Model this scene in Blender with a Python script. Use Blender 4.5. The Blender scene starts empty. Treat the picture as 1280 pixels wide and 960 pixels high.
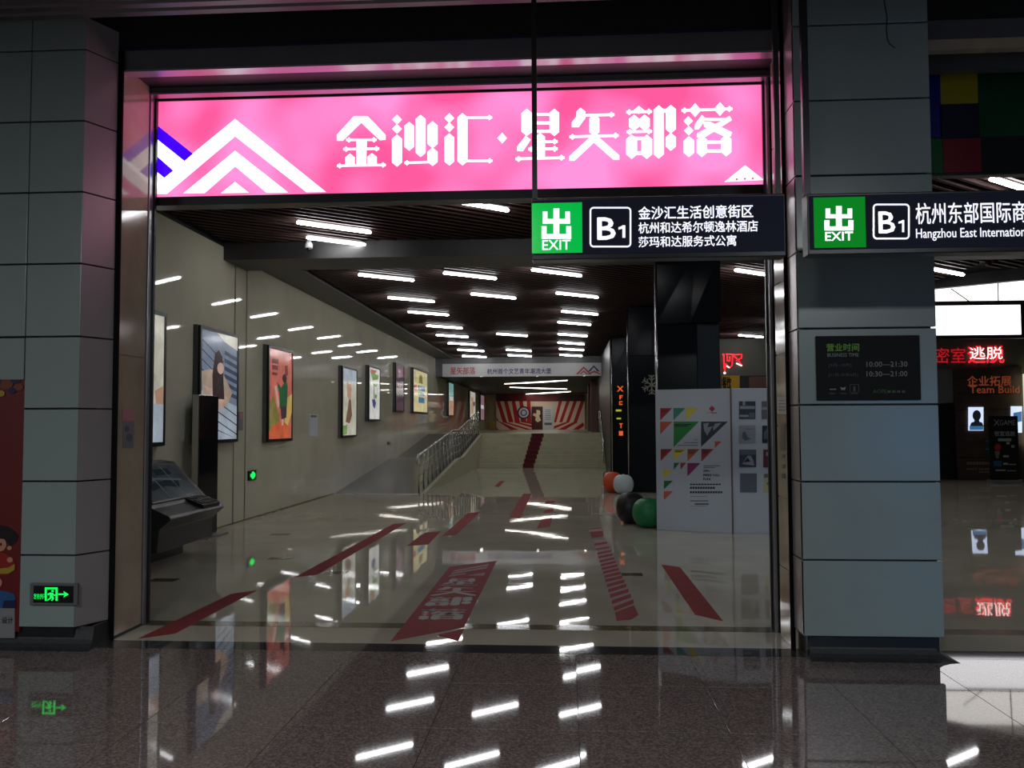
import bpy, math, random
from mathutils import Vector, Matrix
random.seed(7)
S = bpy.context.scene; C = S.collection
# ------------------------------------------------------------------ camera
F = 1060.0; H = 1.64
YAW, PIT, ROL = (math.radians(a) for a in (3.6, 2.728, -0.2125))
_f = Vector((-math.sin(YAW)*math.cos(PIT), math.cos(YAW)*math.cos(PIT), math.sin(PIT)))
_r = Vector((math.cos(YAW), math.sin(YAW), 0)); _u = _r.cross(_f)
_r2 = _r*math.cos(ROL)+_u*math.sin(ROL); _u2 = _u*math.cos(ROL)-_r*math.sin(ROL)
EYE = Vector((0, 0, H))
cd = bpy.data.cameras.new('camera'); cam = bpy.data.objects.new('camera', cd); C.objects.link(cam)
cd.sensor_fit = 'HORIZONTAL'; cd.sensor_width = 36; cd.lens = F*36/1280; cd.clip_start = 0.05; cd.clip_end = 200
cam.matrix_world = Matrix(((_r2.x, _u2.x, -_f.x, 0), (_r2.y, _u2.y, -_f.y, 0), (_r2.z, _u2.z, -_f.z, H), (0, 0, 0, 1)))
S.camera = cam
# ------------------------------------------------------------------ world, exposure, hall lamps
w = bpy.data.worlds.new('world'); S.world = w; w.use_nodes = True
w.node_tree.nodes['Background'].inputs[0].default_value = (0.80, 0.88, 1, 1)
w.node_tree.nodes['Background'].inputs[1].default_value = 0.035
S.view_settings.view_transform = 'Standard'; S.view_settings.look = 'None'
S.view_settings.exposure = 0.0; S.view_settings.gamma = 1; S.view_settings.use_curve_mapping = False
def area(name, loc, rot, sx, sy, power, col):
    l = bpy.data.lights.new(name, 'AREA'); l.shape = 'RECTANGLE'; l.size = sx; l.size_y = sy; l.energy = power; l.color = col
    o = bpy.data.objects.new(name, l); C.objects.link(o); o.location = loc; o.rotation_euler = rot
    return o
HALL = 300.0
for hx in (-6.5, -1.5, 4.2):
    area('hall_lamp', (hx, -3.0, 4.6), (0, 0, 0), 1.3, 1.3, HALL, (0.92, 0.97, 1))
TUBE = 30.0        # strength of the tube lights
# ------------------------------------------------------------------ pixel of the 1280x960 photograph -> point on a plane
def ray(x, y): return _f*F + _r2*(x-640) - _u2*(y-480)
def zp(x, y, z=0.0): d = ray(x, y); return EYE + d*((z-H)/d.z)
def yp(x, y, Y): d = ray(x, y); return EYE + d*(Y/d.y)
def xp(x, y, X): d = ray(x, y); return EYE + d*(X/d.x)
# ------------------------------------------------------------------ materials
M = {}
def lin(c):
    return tuple(((v/255)/12.92 if v/255 <= 0.04045 else ((v/255+0.055)/1.055)**2.4) for v in c)
def mat(name, col, rough=0.5, metal=0.0, em=None, es=0.0, noise=None, bump=None, spec=0.5, coat=0.0):
    """col linear; noise=(scale, amount); bump=(scale, strength, distance)"""
    m = bpy.data.materials.new(name); m.use_nodes = True; nt = m.node_tree; b = nt.nodes['Principled BSDF']
    b.inputs['Base Color'].default_value = (*col, 1); b.inputs['Roughness'].default_value = rough
    b.inputs['Metallic'].default_value = metal; b.inputs['Specular IOR Level'].default_value = spec
    b.inputs['Coat Weight'].default_value = coat; b.inputs['Coat Roughness'].default_value = 0.05
    tc = nt.nodes.new('ShaderNodeTexCoord')
    if noise:
        n = nt.nodes.new('ShaderNodeTexNoise'); n.inputs['Scale'].default_value = noise[0]; n.inputs['Detail'].default_value = 5
        nt.links.new(tc.outputs['Object'], n.inputs['Vector'])
        r = nt.nodes.new('ShaderNodeValToRGB'); a = noise[1]
        r.color_ramp.elements[0].position = .32; r.color_ramp.elements[1].position = .68
        r.color_ramp.elements[0].color = (*[v*(1-a) for v in col], 1); r.color_ramp.elements[1].color = (*[v*(1+a) for v in col], 1)
        nt.links.new(n.outputs['Fac'], r.inputs['Fac']); nt.links.new(r.outputs['Color'], b.inputs['Base Color'])
    if bump:
        n = nt.nodes.new('ShaderNodeTexNoise'); n.inputs['Scale'].default_value = bump[0]; n.inputs['Detail'].default_value = 2
        nt.links.new(tc.outputs['Object'], n.inputs['Vector'])
        bb = nt.nodes.new('ShaderNodeBump'); bb.inputs['Strength'].default_value = bump[1]; bb.inputs['Distance'].default_value = bump[2]
        nt.links.new(n.outputs['Fac'], bb.inputs['Height']); nt.links.new(bb.outputs['Normal'], b.inputs['Normal'])
    if em:
        b.inputs['Emission Color'].default_value = (*em, 1); b.inputs['Emission Strength'].default_value = es
    M[name] = m; return m
def glow(name, rgb, es=1.0, rough=0.12, spec=0.5):     # a backlit print: colour shown is emitted
    c = lin(rgb); return mat(name, tuple(v*0.3 for v in c), rough, em=c, es=es, spec=spec)
def flat(name, rgb, rough=0.5, **k): return mat(name, lin(rgb), rough, **k)
mat('marble', (.52, .475, .38), .022, noise=(1.2, .10), bump=(2.2, .05, .012), spec=.6)
mat('marble_step', (.44, .42, .29), .4, noise=(3, .08))
mat('strip', (.16, .13, .075), .08, noise=(30, .2))
mat('inset', (.13, .11, .07), .08)
mat('wall_stone', (.58, .55, .43), .035, noise=(1.1, .06), bump=(.8, .04, .015))
mat('jamb_stone', (.44, .36, .26), .10, noise=(2.5, .14))
mat('jamb_stone2', (.40, .33, .24), .10, noise=(2.5, .18))
mat('joint', (.01, .01, .01), .7)
def granite(name, base, amp):
    m = mat(name, base, .035, spec=.5); nt = m.node_tree; b = nt.nodes['Principled BSDF']
    tc = nt.nodes.new('ShaderNodeTexCoord'); v = nt.nodes.new('ShaderNodeTexVoronoi'); v.inputs['Scale'].default_value = 95
    n = nt.nodes.new('ShaderNodeTexNoise'); n.inputs['Scale'].default_value = 60; n.inputs['Detail'].default_value = 6
    nt.links.new(tc.outputs['Object'], v.inputs['Vector']); nt.links.new(tc.outputs['Object'], n.inputs['Vector'])
    mx = nt.nodes.new('ShaderNodeMath'); mx.operation = 'MULTIPLY'
    sp = nt.nodes.new('ShaderNodeSeparateColor'); nt.links.new(v.outputs['Color'], sp.inputs['Color'])
    nt.links.new(sp.outputs[0], mx.inputs[0]); nt.links.new(n.outputs['Fac'], mx.inputs[1])
    r = nt.nodes.new('ShaderNodeValToRGB'); r.color_ramp.elements[0].position = .1; r.color_ramp.elements[1].position = .5
    r.color_ramp.elements[0].color = (*[c*(1-amp) for c in base], 1); r.color_ramp.elements[1].color = (*[c*(1+amp) for c in base], 1)
    nt.links.new(mx.outputs[0], r.inputs['Fac']); nt.links.new(r.outputs['Color'], b.inputs['Base Color'])
granite('granite', (.20, .163, .15), .38)
granite('granite_dark', (.055, .05, .05), .6)
mat('panel', (.215, .258, .245), .24, noise=(1.5, .03), spec=.5)
mat('panel_side', (.36, .33, .33), .28, metal=.3)
mat('black', (.008, .008, .009), .35)
mat('black_gloss', (.006, .006, .008), .08)
mat('column_black', (.008, .010, .013), .2, spec=.12)
mat('column_slate', (.022, .028, .034), .35, spec=.2)
mat('gap_black', (.004, .004, .004), .8, spec=.1)
mat('black_metal', (.02, .02, .022), .3, metal=.6)
mat('skirt', (.022, .024, .025), .6, noise=(40, .3))
mat('rail_metal', (.42, .42, .45), .28, metal=.75)
mat('steel', (.55, .55, .53), .2, metal=1)
mat('beam_grey', (.10, .10, .105), .38, noise=(2, .1))
mat('beam_dark', (.035, .033, .033), .45)
mat('ceiling_dark', (.016, .013, .013), .6)
mat('slat', (.040, .018, .015), .65, noise=(2, .15), spec=.25)
mat('slat_pale', (.10, .085, .085), .35)
mat('strip_metal', (.11, .10, .11), .35, metal=.3)
mat('blue_glass', (.01, .02, .07), .2)
mat('ramp', (.10, .10, .095), .25, noise=(20, .1))
mat('tape_red', (.25, .026, .030), .7, noise=(6, .1), spec=.15)
mat('tape_pink', (.34, .22, .21), .7, spec=.15)
mat('tape_white', (.42, .40, .38), .7, spec=.15)
mat('carpet', (.11, .006, .010), .8, noise=(60, .3))
mat('housing', (.35, .35, .35), .4)
mat('tube', (.9, .9, .9), .4, em=(.97, .98, 1), es=TUBE)
mat('crescent', (.9, .9, .85), .4, em=(1, .95, .84), es=6)
mat('spot', (.9, .9, .85), .4, em=(1, .93, .78), es=9)
mat('white_board', (.50, .55, .62), .35)
mat('yellow_paint', (.35, .25, .03), .5)
mat('camera_white', (.4, .4, .4), .3)
mat('wall_grey', (.10, .10, .085), .6, noise=(1, .1))
mat('wall_tan', (.36, .29, .16), .35, noise=(1, .1))
mat('screen_glass', (.22, .26, .29), .05, noise=(1.3, .5), spec=.8)
mat('kiosk', (.03, .032, .034), .32, noise=(30, .15))
glow('pink', (255, 88, 160), 1.0)
glow('pink2', (255, 88, 160), 1.0)
glow('w_glow', (255, 255, 255), 1.5)
glow('blue_glow', (66, 0, 255), 1.0)
glow('green_glow', (0, 176, 66), 1.0)
glow('green_dim', (0, 122, 26), 1.0, rough=.6, spec=.2)
glow('green_arrow', (20, 235, 90), 1.3)
glow('sign_navy', (13, 15, 30), .6, rough=.5, spec=.15)
glow('sign_white', (235, 235, 250), 1.2)
glow('neon_red', (255, 30, 42), 1.6)
glow('neon_white', (255, 225, 220), 2.2)
glow('neon_orange', (235, 105, 52), .8)
glow('neon_dim', (190, 24, 34), .9)
glow('neon_yellow', (180, 180, 52), .8)
glow('white_screen', (255, 252, 255), 2.2)
glow('daylight', (255, 250, 244), 2.0)
# pink print has soft bright patches where the lamps behind it sit
nt = M['pink'].node_tree; b = nt.nodes['Principled BSDF']; tc = nt.nodes['Texture Coordinate']
n = nt.nodes.new('ShaderNodeTexNoise'); n.inputs['Scale'].default_value = 1.5; n.inputs['Detail'].default_value = 1; nt.links.new(tc.outputs['Object'], n.inputs['Vector'])
r = nt.nodes.new('ShaderNodeValToRGB'); r.color_ramp.elements[0].position = .38; r.color_ramp.elements[1].position = .64
r.color_ramp.elements[0].color = (*lin((252, 84, 148)), 1); r.color_ramp.elements[1].color = (*lin((255, 140, 208)), 1)
nt.links.new(n.outputs['Fac'], r.inputs['Fac']); nt.links.new(r.outputs['Color'], b.inputs['Emission Color'])
b.inputs['Emission Strength'].default_value = 1.15
for i, k in enumerate(('blue', 'yellow', 'navy', 'green', 'green2', 'red', 'night')):
    flat('mosaic_'+k, ((10, 16, 120), (150, 138, 12), (14, 16, 40), (6, 62, 28), (8, 88, 42), (118, 20, 26), (10, 11, 14))[i], .3)
# ------------------------------------------------------------------ mesh building
LOC = {}
class MB:
    def __init__(s): s.V = []; s.Fc = []; s.mi = []; s.cur = 0
    def add(s, vs, fs):
        n = len(s.V); s.V += [Vector(v) for v in vs]; s.Fc += [tuple(i+n for i in f) for f in fs]; s.mi += [s.cur]*len(fs); return s
    def box(s, x0, x1, y0, y1, z0, z1):
        return s.add([(x0, y0, z0), (x1, y0, z0), (x1, y1, z0), (x0, y1, z0), (x0, y0, z1), (x1, y0, z1), (x1, y1, z1), (x0, y1, z1)],
                     [(0, 3, 2, 1), (4, 5, 6, 7), (0, 1, 5, 4), (1, 2, 6, 5), (2, 3, 7, 6), (3, 0, 4, 7)])
    def prism(s, pts, off):                    # planar polygon (3D points) extruded by vector off
        pts = [Vector(p) for p in pts]; off = Vector(off); n = len(pts)
        nr = Vector((0, 0, 0))
        for i in range(n): nr += pts[i].cross(pts[(i+1) % n])
        if nr.dot(off) < 0: pts.reverse()
        return s.add(pts + [p+off for p in pts], [tuple(range(n-1, -1, -1)), tuple(range(n, 2*n))] + [(i, (i+1) % n, (i+1) % n+n, i+n) for i in range(n)])
    def tube(s, pts, r, k=8, r1=None):
        pts = [Vector(p) for p in pts]; n = len(s.V); m = len(pts)
        for i, p in enumerate(pts):
            t = (pts[min(i+1, m-1)]-pts[max(i-1, 0)]).normalized()
            a = t.orthogonal().normalized() if abs(t.z) > .9 else t.cross(Vector((0, 0, 1))).normalized()
            b_ = t.cross(a); rr = r if r1 is None else r+(r1-r)*i/(m-1)
            for j in range(k):
                an = 2*math.pi*j/k; s.V.append(p+(a*math.cos(an)+b_*math.sin(an))*rr)
        for i in range(m-1):
            for j in range(k):
                s.Fc.append((n+i*k+j, n+i*k+(j+1) % k, n+(i+1)*k+(j+1) % k, n+(i+1)*k+j)); s.mi.append(s.cur)
        s.Fc.append(tuple(n+j for j in range(k-1, -1, -1))); s.Fc.append(tuple(n+(m-1)*k+j for j in range(k))); s.mi += [s.cur]*2
        return s
    def lathe(s, c, prof, k=24, sx=1, sy=1):
        n = len(s.V); c = Vector(c)
        for (rr, z) in prof:
            for j in range(k): s.V.append(c+Vector((rr*sx*math.cos(2*math.pi*j/k), rr*sy*math.sin(2*math.pi*j/k), z)))
        for i in range(len(prof)-1):
            for j in range(k): s.Fc.append((n+i*k+j, n+i*k+(j+1) % k, n+(i+1)*k+(j+1) % k, n+(i+1)*k+j)); s.mi.append(s.cur)
        s.Fc.append(tuple(n+j for j in range(k-1, -1, -1))); s.Fc.append(tuple(n+(len(prof)-1)*k+j for j in range(k))); s.mi += [s.cur]*2
        return s
    def build(s, name, mats, parent=None, bevel=0, smooth=False, **props):
        base = Vector((0, 0, 0))
        if parent is not None: base = LOC[parent.name]
        elif s.V:
            xs = [v.x for v in s.V]; ys = [v.y for v in s.V]; zs = [v.z for v in s.V]
            base = Vector(((min(xs)+max(xs))/2, (min(ys)+max(ys))/2, min(zs)))
        me = bpy.data.meshes.new(name); me.from_pydata([v-base for v in s.V], [], s.Fc)
        for m in (mats if isinstance(mats, (list, tuple)) else [mats]): me.materials.append(M[m])
        for p, i in zip(me.polygons, s.mi): p.material_index = i; p.use_smooth = smooth
        me.update()
        o = bpy.data.objects.new(name, me); C.objects.link(o)
        if parent is not None: o.parent = parent
        else: o.location = base
        LOC[o.name] = base
        if bevel:
            b_ = o.modifiers.new('bevel', 'BEVEL'); b_.width = bevel; b_.segments = 2; b_.limit_method = 'ANGLE'
        for k, v in props.items(): o[k] = v
        if name in ('small_print', 'icon', 'dot', 'print', 'image_patch', 'notice', 'arm_print'): o['kind'] = 'stuff'
        return o
def empty(name, loc, label, cat, group=None):
    o = bpy.data.objects.new(name, None); C.objects.link(o); o.location = loc; LOC[o.name] = Vector(loc)
    o['label'] = label; o['category'] = cat
    if group: o['group'] = group
    return o
def tag(o, label, cat, group=None):
    o['label'] = label; o['category'] = cat
    if group: o['group'] = group
    return o
def st(o): o['kind'] = 'structure'; return o
def B(x0, x1, y0, y1, z0, z1): return MB().box(x0, x1, y0, y1, z0, z1)
class Plane:                                   # a printed face: O origin, U right, W up, N towards the viewer
    def __init__(s, O, U, W, N): s.O, s.U, s.W, s.N = (Vector(a) for a in (O, U, W, N))
    def P(s, u, v, e=0): return s.O+s.U*u+s.W*v+s.N*e
    def px(s, x, y):
        d = ray(x, y); t = (s.O-EYE).dot(s.N)/d.dot(s.N); p = EYE+d*t-s.O; return p.dot(s.U), p.dot(s.W)
    def shapes(s, polys, name, m, parent, e=.002, th=.002, px=None, **pr):
        mb = MB()
        for pl in polys:
            if px: pl = [s.px(px[0]+a/px[2], px[1]+b_/px[2]) for a, b_ in pl]
            mb.prism([s.P(u, v, e) for u, v in pl], s.N*th)
        return mb.build(name, m, parent, **pr)
    def text(s, txt, u0, u1, v0, v1, name, m, parent, bold=.015, e=.003, th=.002, **pr):
        c = bpy.data.curves.new('t', 'FONT'); c.body = txt; c.resolution_u = 2
        o = bpy.data.objects.new('t', c); C.objects.link(o); bpy.context.view_layer.update()
        dg = bpy.context.evaluated_depsgraph_get(); me = bpy.data.meshes.new_from_object(o.evaluated_get(dg))
        xs = [v.co.x for v in me.vertices]; ys = [v.co.y for v in me.vertices]
        a0, a1, b0, b1 = min(xs), max(xs), min(ys), max(ys)
        base = LOC[parent.name] if parent else Vector((0, 0, 0)); V = []; Fs = []; hb_ = bold*(v1-v0)*.55
        for du, dv in (((0, 0),) if bold <= 0 else ((-hb_, 0), (hb_, 0), (0, hb_), (0, -hb_))):
            n0 = len(V)
            for v in me.vertices: V.append(s.P(u0+(v.co.x-a0)/(a1-a0)*(u1-u0)+du, v0+(v.co.y-b0)/(b1-b0)*(v1-v0)+dv, e+len(V)//max(1, len(me.vertices))*.0004)-base)
            Fs += [tuple(i+n0 for i in p.vertices) for p in me.polygons]
        bpy.data.meshes.remove(me); me = bpy.data.meshes.new(name); me.from_pydata(V, [], Fs)
        bpy.data.objects.remove(o); me.materials.clear(); me.materials.append(M[m]); me.name = name
        for p in me.polygons: p.material_index = 0
        ob = bpy.data.objects.new(name, me); C.objects.link(ob); ob.parent = parent; LOC[ob.name] = LOC[parent.name]
        for k, v in pr.items(): ob[k] = v
        return ob
    def textpx(s, txt, x0, y0, x1, y1, *a, **k):   # box given by corners in the photograph
        c = [s.px(x0, y0), s.px(x1, y0), s.px(x0, y1), s.px(x1, y1)]
        us = (c[0][0]+c[2][0])/2, (c[1][0]+c[3][0])/2; vs = (c[2][1]+c[3][1])/2, (c[0][1]+c[1][1])/2
        return s.text(txt, us[0], us[1], vs[0], vs[1], *a, **k)
def rect(a, b_, c, d): return [(a, b_), (c, b_), (c, d), (a, d)]
def front(Y): return Plane((0, Y, 0), (1, 0, 0), (0, 0, 1), (0, -1, 0))
LWX = -5.55
def leftw(X): return Plane((X, 0, 0), (0, 1, 0), (0, 0, 1), (1, 0, 0))
def disc(cx, cy, rx, ry=None, k=20, a0=0, a1=2*math.pi):
    ry = rx if ry is None else ry
    return [(cx+rx*math.cos(a0+(a1-a0)*i/k), cy+ry*math.sin(a0+(a1-a0)*i/k)) for i in range(k)]
def ring_quads(cx, cy, r0, r1, k=24):
    o = []
    for i in range(k):
        a, b_ = 2*math.pi*i/k, 2*math.pi*(i+1)/k
        o.append([(cx+r1*math.cos(a), cy+r1*math.sin(a)), (cx+r1*math.cos(b_), cy+r1*math.sin(b_)), (cx+r0*math.cos(b_), cy+r0*math.sin(b_)), (cx+r0*math.cos(a), cy+r0*math.sin(a))])
    return o
# ================================================================== SETTING
fl = st(B(-5.6, 17, 6.38, 32.0, -.12, 0).build('floor', 'marble'))
# brown strip let into the marble, small brown insets
st(B(-5.5, 16, 6.86, 7.03, -.004, .0012).build('trim_1', 'strip'))
for i, (x, y) in enumerate(((350, 668), (350, 698), (205, 725), (418, 716), (409, 648), (787, 718), (465, 627), (480, 638))):
    p = zp(x, y); B(p.x-.14, p.x+.14, p.y-.09, p.y+.09, -.004, .001).build('inset_tile', 'inset', fl)
st(B(-9, 9, 6.16, 6.379, -.12, .0).build('trim_2', 'granite_dark'))
fo = st(B(-9, 9, -9, 6.16, -.16, -.012).build('floor', 'joint'))
rows = [6.157, 5.44, 4.64, 3.84, 3.04, 2.24]
me_cache = {}
for ri in range(5):
    for ci in range(-7, 8):
        x0 = .06+ci*.8+.0015; x1 = x0+.797; y1 = rows[ri]-.0015; y0 = rows[ri+1]+.0015
        key = round(y1-y0, 3)
        if key not in me_cache:
            o = B(x0, x1, y0, y1, -.012, 0).build('floor_tile', 'granite', fo, bevel=.0015); me_cache[key] = (o.data, x0, y0)
            cx, cy = (x0+x1)/2, (y0+y1)/2; off = Vector((cx, cy, 0))-LOC[fo.name]
            for v in o.data.vertices: v.co -= off
            o.location = off
        else:
            o = bpy.data.objects.new('floor_tile', me_cache[key][0]); C.objects.link(o); o.parent = fo
            b_ = o.modifiers.new('bevel', 'BEVEL'); b_.width = .0015; b_.segments = 1
            o.location = Vector(((x0+x1)/2, (y0+y1)/2, 0))-LOC[fo.name]
        o.rotation_euler = (random.gauss(0, .0011), random.gauss(0, .0011), 0)
st(B(-9, 9, -9, 2.23, -.012, 0).build('floor', 'granite'))
# left wall of stone sheets with dark joints and a narrow sheet between the first two
wl = st(B(LWX-.2, LWX-.012, 6.4, 58.3, 0, 4.9).build('wall_left', 'joint'))
for y0, y1 in ((6.4, 13.88), (13.93, 14.40), (14.45, 29.4), (29.41, 46.9), (47.1, 58.3)):
    B(LWX-.012, LWX, y0, y1, 0, 4.55).build('wall_panel', 'wall_stone', wl)
st(B(LWX, LWX+.006, 7.2, 20.1, 0, .02).build('baseboard_left', 'strip'))
# ceilings: dark decks with slats running obliquely
AN = math.radians(38); D = Vector((math.cos(AN), math.sin(AN))); NN = Vector((-D.y, D.x))
def slats(x0, x1, y0, y1, z, parent, pitch=.18, wd=.05, ht=.11):
    mb = MB(); cs = [Vector(c).dot(NN) for c in ((x0, y0), (x1, y0), (x0, y1), (x1, y1))]
    k = min(cs)+pitch/2
    while k < max(cs):
        t0, t1 = -1e9, 1e9; P0 = NN*k
        for a, lo, hi in ((0, x0, x1), (1, y0, y1)):
            q = sorted(((lo-P0[a])/D[a], (hi-P0[a])/D[a])); t0 = max(t0, q[0]); t1 = min(t1, q[1])
        if t1-t0 > .3:
            a = P0+D*(t0+.03); b_ = P0+D*(t1-.03); h = NN*wd/2
            mb.prism([(a.x-h.x, a.y-h.y, z), (b_.x-h.x, b_.y-h.y, z), (b_.x+h.x, b_.y+h.y, z), (a.x+h.x, a.y+h.y, z)], (0, 0, ht))
        k += pitch
    return mb.build('slat', 'slat', parent, kind='stuff')
cn = st(B(-5.55, 16, 7.15, 13.4, 4.75, 4.85).build('ceiling', 'ceiling_dark'))
slats(-5.5, 14, 7.3, 13.35, 4.60, cn)
cm = st(B(-5.55, 7.6, 14.4, 36.0, 4.66, 4.76).build('ceiling', 'ceiling_dark'))
slats(-4.75, 7.5, 14.5, 35.9, 4.50, cm)
cm2 = st(MB().prism([(7.6, 14.4, 4.66), (12.4, 14.4, 4.66), (7.6, 18.0, 4.66)], (0, 0, .1)).build('ceiling', 'ceiling_dark'))
slats(7.65, 9.6, 14.5, 16.2, 4.50, cm2)
st(B(-5.54, -4.8, 14.4, 36, 4.47, 4.66).build('trim_3', 'beam_dark'))
st(MB().prism([(7.5, 18.1, 4.42), (12.4, 14.3, 4.42), (12.4, 14.5, 4.42), (7.5, 18.3, 4.42)], (0, 0, .34)).build('trim_4', 'beam_dark'))
st(B(7.5, 7.6, 18.2, 29, 4.42, 7.2).build('wall_void', 'beam_dark'))
st(B(-5.55, 16, 13.4, 14.4, 4.34, 4.75).build('trim_5', 'beam_dark'))
st(B(2.4, 16, 13.36, 13.4, 4.34, 4.42).build('trim_6', 'rail_metal'))
# ramp along the left wall, stairs, platform
ZT = 1.27
rp = MB(); pr_ = [(20.1, 0), (26.4, .57), (27.8, .57), (34.1, ZT), (34.1, -.0)]
rp.prism([(-5.54, y, z) for y, z in pr_], (2.09, 0, 0)); st(rp.build('floor', 'ramp'))
cb = MB(); cb.prism([(-3.45, 20.1, 0), (-3.45, 26.4, .57), (-3.45, 27.8, .57), (-3.45, 34.1, ZT), (-3.45, 34.1, 0)], (.1, 0, 0))
st(cb.build('trim_7', 'marble_step'))
sts = empty('staircase', (-.9, 32, 0), 'wide pale stone staircase at the far end of the corridor with a red carpet strip', 'stairs')
for i in range(8):
    h = ZT/8
    B(-3.35, 1.5, 32+.3*i, 34.4, h*i, h*(i+1)).build('step', 'marble_step', sts, bevel=.01)
car = MB()
for i in range(8):
    h = ZT/8; y = 32+.3*i; xa = -1.62+.036*i; xb = xa+.42+.01*i
    xa2, xb2 = xa+.03, xb+.03
    car.prism([(xa, y-.006, h*i), (xb, y-.006, h*i), (xb, y-.006, h*(i+1)+.006), (xa, y-.006, h*(i+1)+.006)], (0, .006, 0))
    car.prism([(xa, y-.006, h*(i+1)), (xb, y-.006, h*(i+1)), (xb2, y+.3, h*(i+1)), (xa2, y+.3, h*(i+1))], (0, 0, .006))
tag(car.build('carpet_runner', 'carpet'), 'dark red carpet strip running up the far pale staircase', 'carpet')
st(B(-5.54, 3.6, 34.1+.301, 58.3, ZT-.2, ZT).build('floor', 'marble_step'))
st(B(-5.54, -3.35, 34.1, 34.41, ZT-.2, ZT).build('floor', 'marble_step'))
st(B(-5.55, 3.6, 36.3, 58.3, 3.725, 3.9).build('ceiling', 'ceiling_dark'))
# wall at the far end, striped red and cream
wf = st(B(-5.55, 3.6, 58.3, 58.5, ZT-.2, 4.9).build('wall_back', 'wall_tan'))
flat('stripe_cream', (226, 202, 184), .5); flat('stripe_red', (176, 22, 28), .5); flat('band_red', (110, 14, 20), .5); flat('band_dark', (60, 12, 30), .5)
flat('door_brown', (72, 22, 22), .5); flat('door_white', (196, 200, 214), .5); flat('purple', (64, 20, 60), .5); flat('cream_art', (225, 205, 170), .5)
fw = front(58.28); sw = empty('striped_wall_panel', (-1.7, 58.2, ZT), 'large red and cream striped hoarding closing the far end of the corridor', 'hoarding')
A = fw.px(620, 541); Bq = fw.px(731, 501); T = fw.px(731, 493)
MB().box(-4.76, 1.32, 58.2, 58.29, ZT, T[1]).build('board', 'stripe_cream', sw)
fw = front(58.2); K = (550, 445, 6.095)
st_l = [[(430+i*58, 345), (457+i*58, 345), (510+i*50, 505), (478+i*46, 505)] for i in range(5)]
st_l = [[(p[0] if p[0] < 696 else 696, p[1]) for p in q] for q in st_l]
st_l2 = [[(478+i*0, 505+0), (510, 505), (700, 560), (700, 575)], [(430, 490), (470, 505), (640, 580), (570, 583)], [(430, 545), (470, 583), (430, 583)], [(560, 505), (600, 505), (700, 530), (700, 545)], [(600, 500), (660, 500), (700, 508), (700, 520)], [(430, 460), (450, 505), (430, 490)]]
st_r = [[(905, 345), (930, 345), (886, 505), (868, 505)], [(963, 345), (988, 345), (932, 505), (908, 505)], [(1018, 345), (1043, 345), (985, 505), (960, 505)], [(1072, 345), (1100, 345), (1044, 505), (1016, 505)]]
st_r2 = [[(868, 535), (950, 505), (985, 505), (868, 555)], [(868, 575), (1010, 505), (1050, 505), (920, 580), (868, 583)], [(980, 583), (1090, 505), (1100, 530), (1030, 583)]]
fw.shapes(st_l+st_l2+st_r+st_r2, 'red_stripe', 'stripe_red', sw, px=K)
fw.shapes([[(427, 292), (1103, 292), (1103, 345), (427, 345)]], 'fascia', 'band_red', sw, px=K, th=.03, label='dark red band along the top')
fw.shapes([[(427, 295), (500, 295), (545, 345), (427, 345)], [(930, 295), (1103, 295), (1103, 345), (880, 345)]], 'dark_wedge', 'band_dark', sw, px=K, e=.035)
fw.shapes(ring_quads(638, 432, 38, 50), 'target_ring', 'purple', sw, px=K, e=.01)
fw.shapes(ring_quads(638, 432, 17, 25), 'target_ring', 'purple', sw, px=K, e=.012)
fw.shapes(ring_quads(638, 432, 25, 38)+ring_quads(638, 432, .1, 17), 'target_disc', 'door_white', sw, px=K, e=.008)
fd = front(58.14); dr = empty('far_door', (-.9, 58.1, ZT), 'brown and white double door in the middle of the far striped hoarding', 'door')
fd.shapes([[(700, 385), (783, 385), (783, 580), (700, 580)]], 'door_leaf', 'door_brown', dr, px=K, th=.04)
fd.shapes([[(783, 390), (862, 390), (862, 585), (783, 585)]], 'door_leaf', 'door_white', dr, px=K, th=.04, label='white door leaf with a notice')
fd.shapes([[(735, 410), (762, 415), (765, 440), (755, 455), (770, 490), (745, 505), (725, 490), (730, 465), (705, 450), (715, 435), (735, 440)]], 'print', 'cream_art', dr, px=K, e=.045)
fd.shapes([[(800, 410+i*14), (845, 410+i*14), (845, 414+i*14), (800, 414+i*14)] for i in range(6)]+[[(795, 508), (852, 508), (852, 526), (795, 526)]], 'notice', 'beam_grey', dr, px=K, e=.045)
# right side of the stair hall
st(B(1.52, 3.6, 29, 58.3, 0, 4.7).build('wall_right', 'black'))
for i, y in enumerate((40.0, 45.5)):
    flat('pink_post%d' % i, (120, 78, 78), .4)
    tag(B(1.2, 1.5, y, y+.5, ZT, 3.77).build('pink_pier', 'pink_post%d' % i), ('pinkish pier right of the stair head, nearer one', 'pinkish pier right of the stair head, farther one')[i], 'pier')
yb = empty('yellow_stand', (-5.0, 57.5, ZT), 'yellow box standing on the far landing left of the striped hoarding', 'box')
B(-5.2, -4.8, 57.3, 57.7, ZT, ZT+.55).build('body', 'yellow_paint', yb, bevel=.03); B(-5.1, -4.9, 57.27, 57.3, ZT+.2, ZT+.45).build('door', 'yellow_paint', yb)
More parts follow.
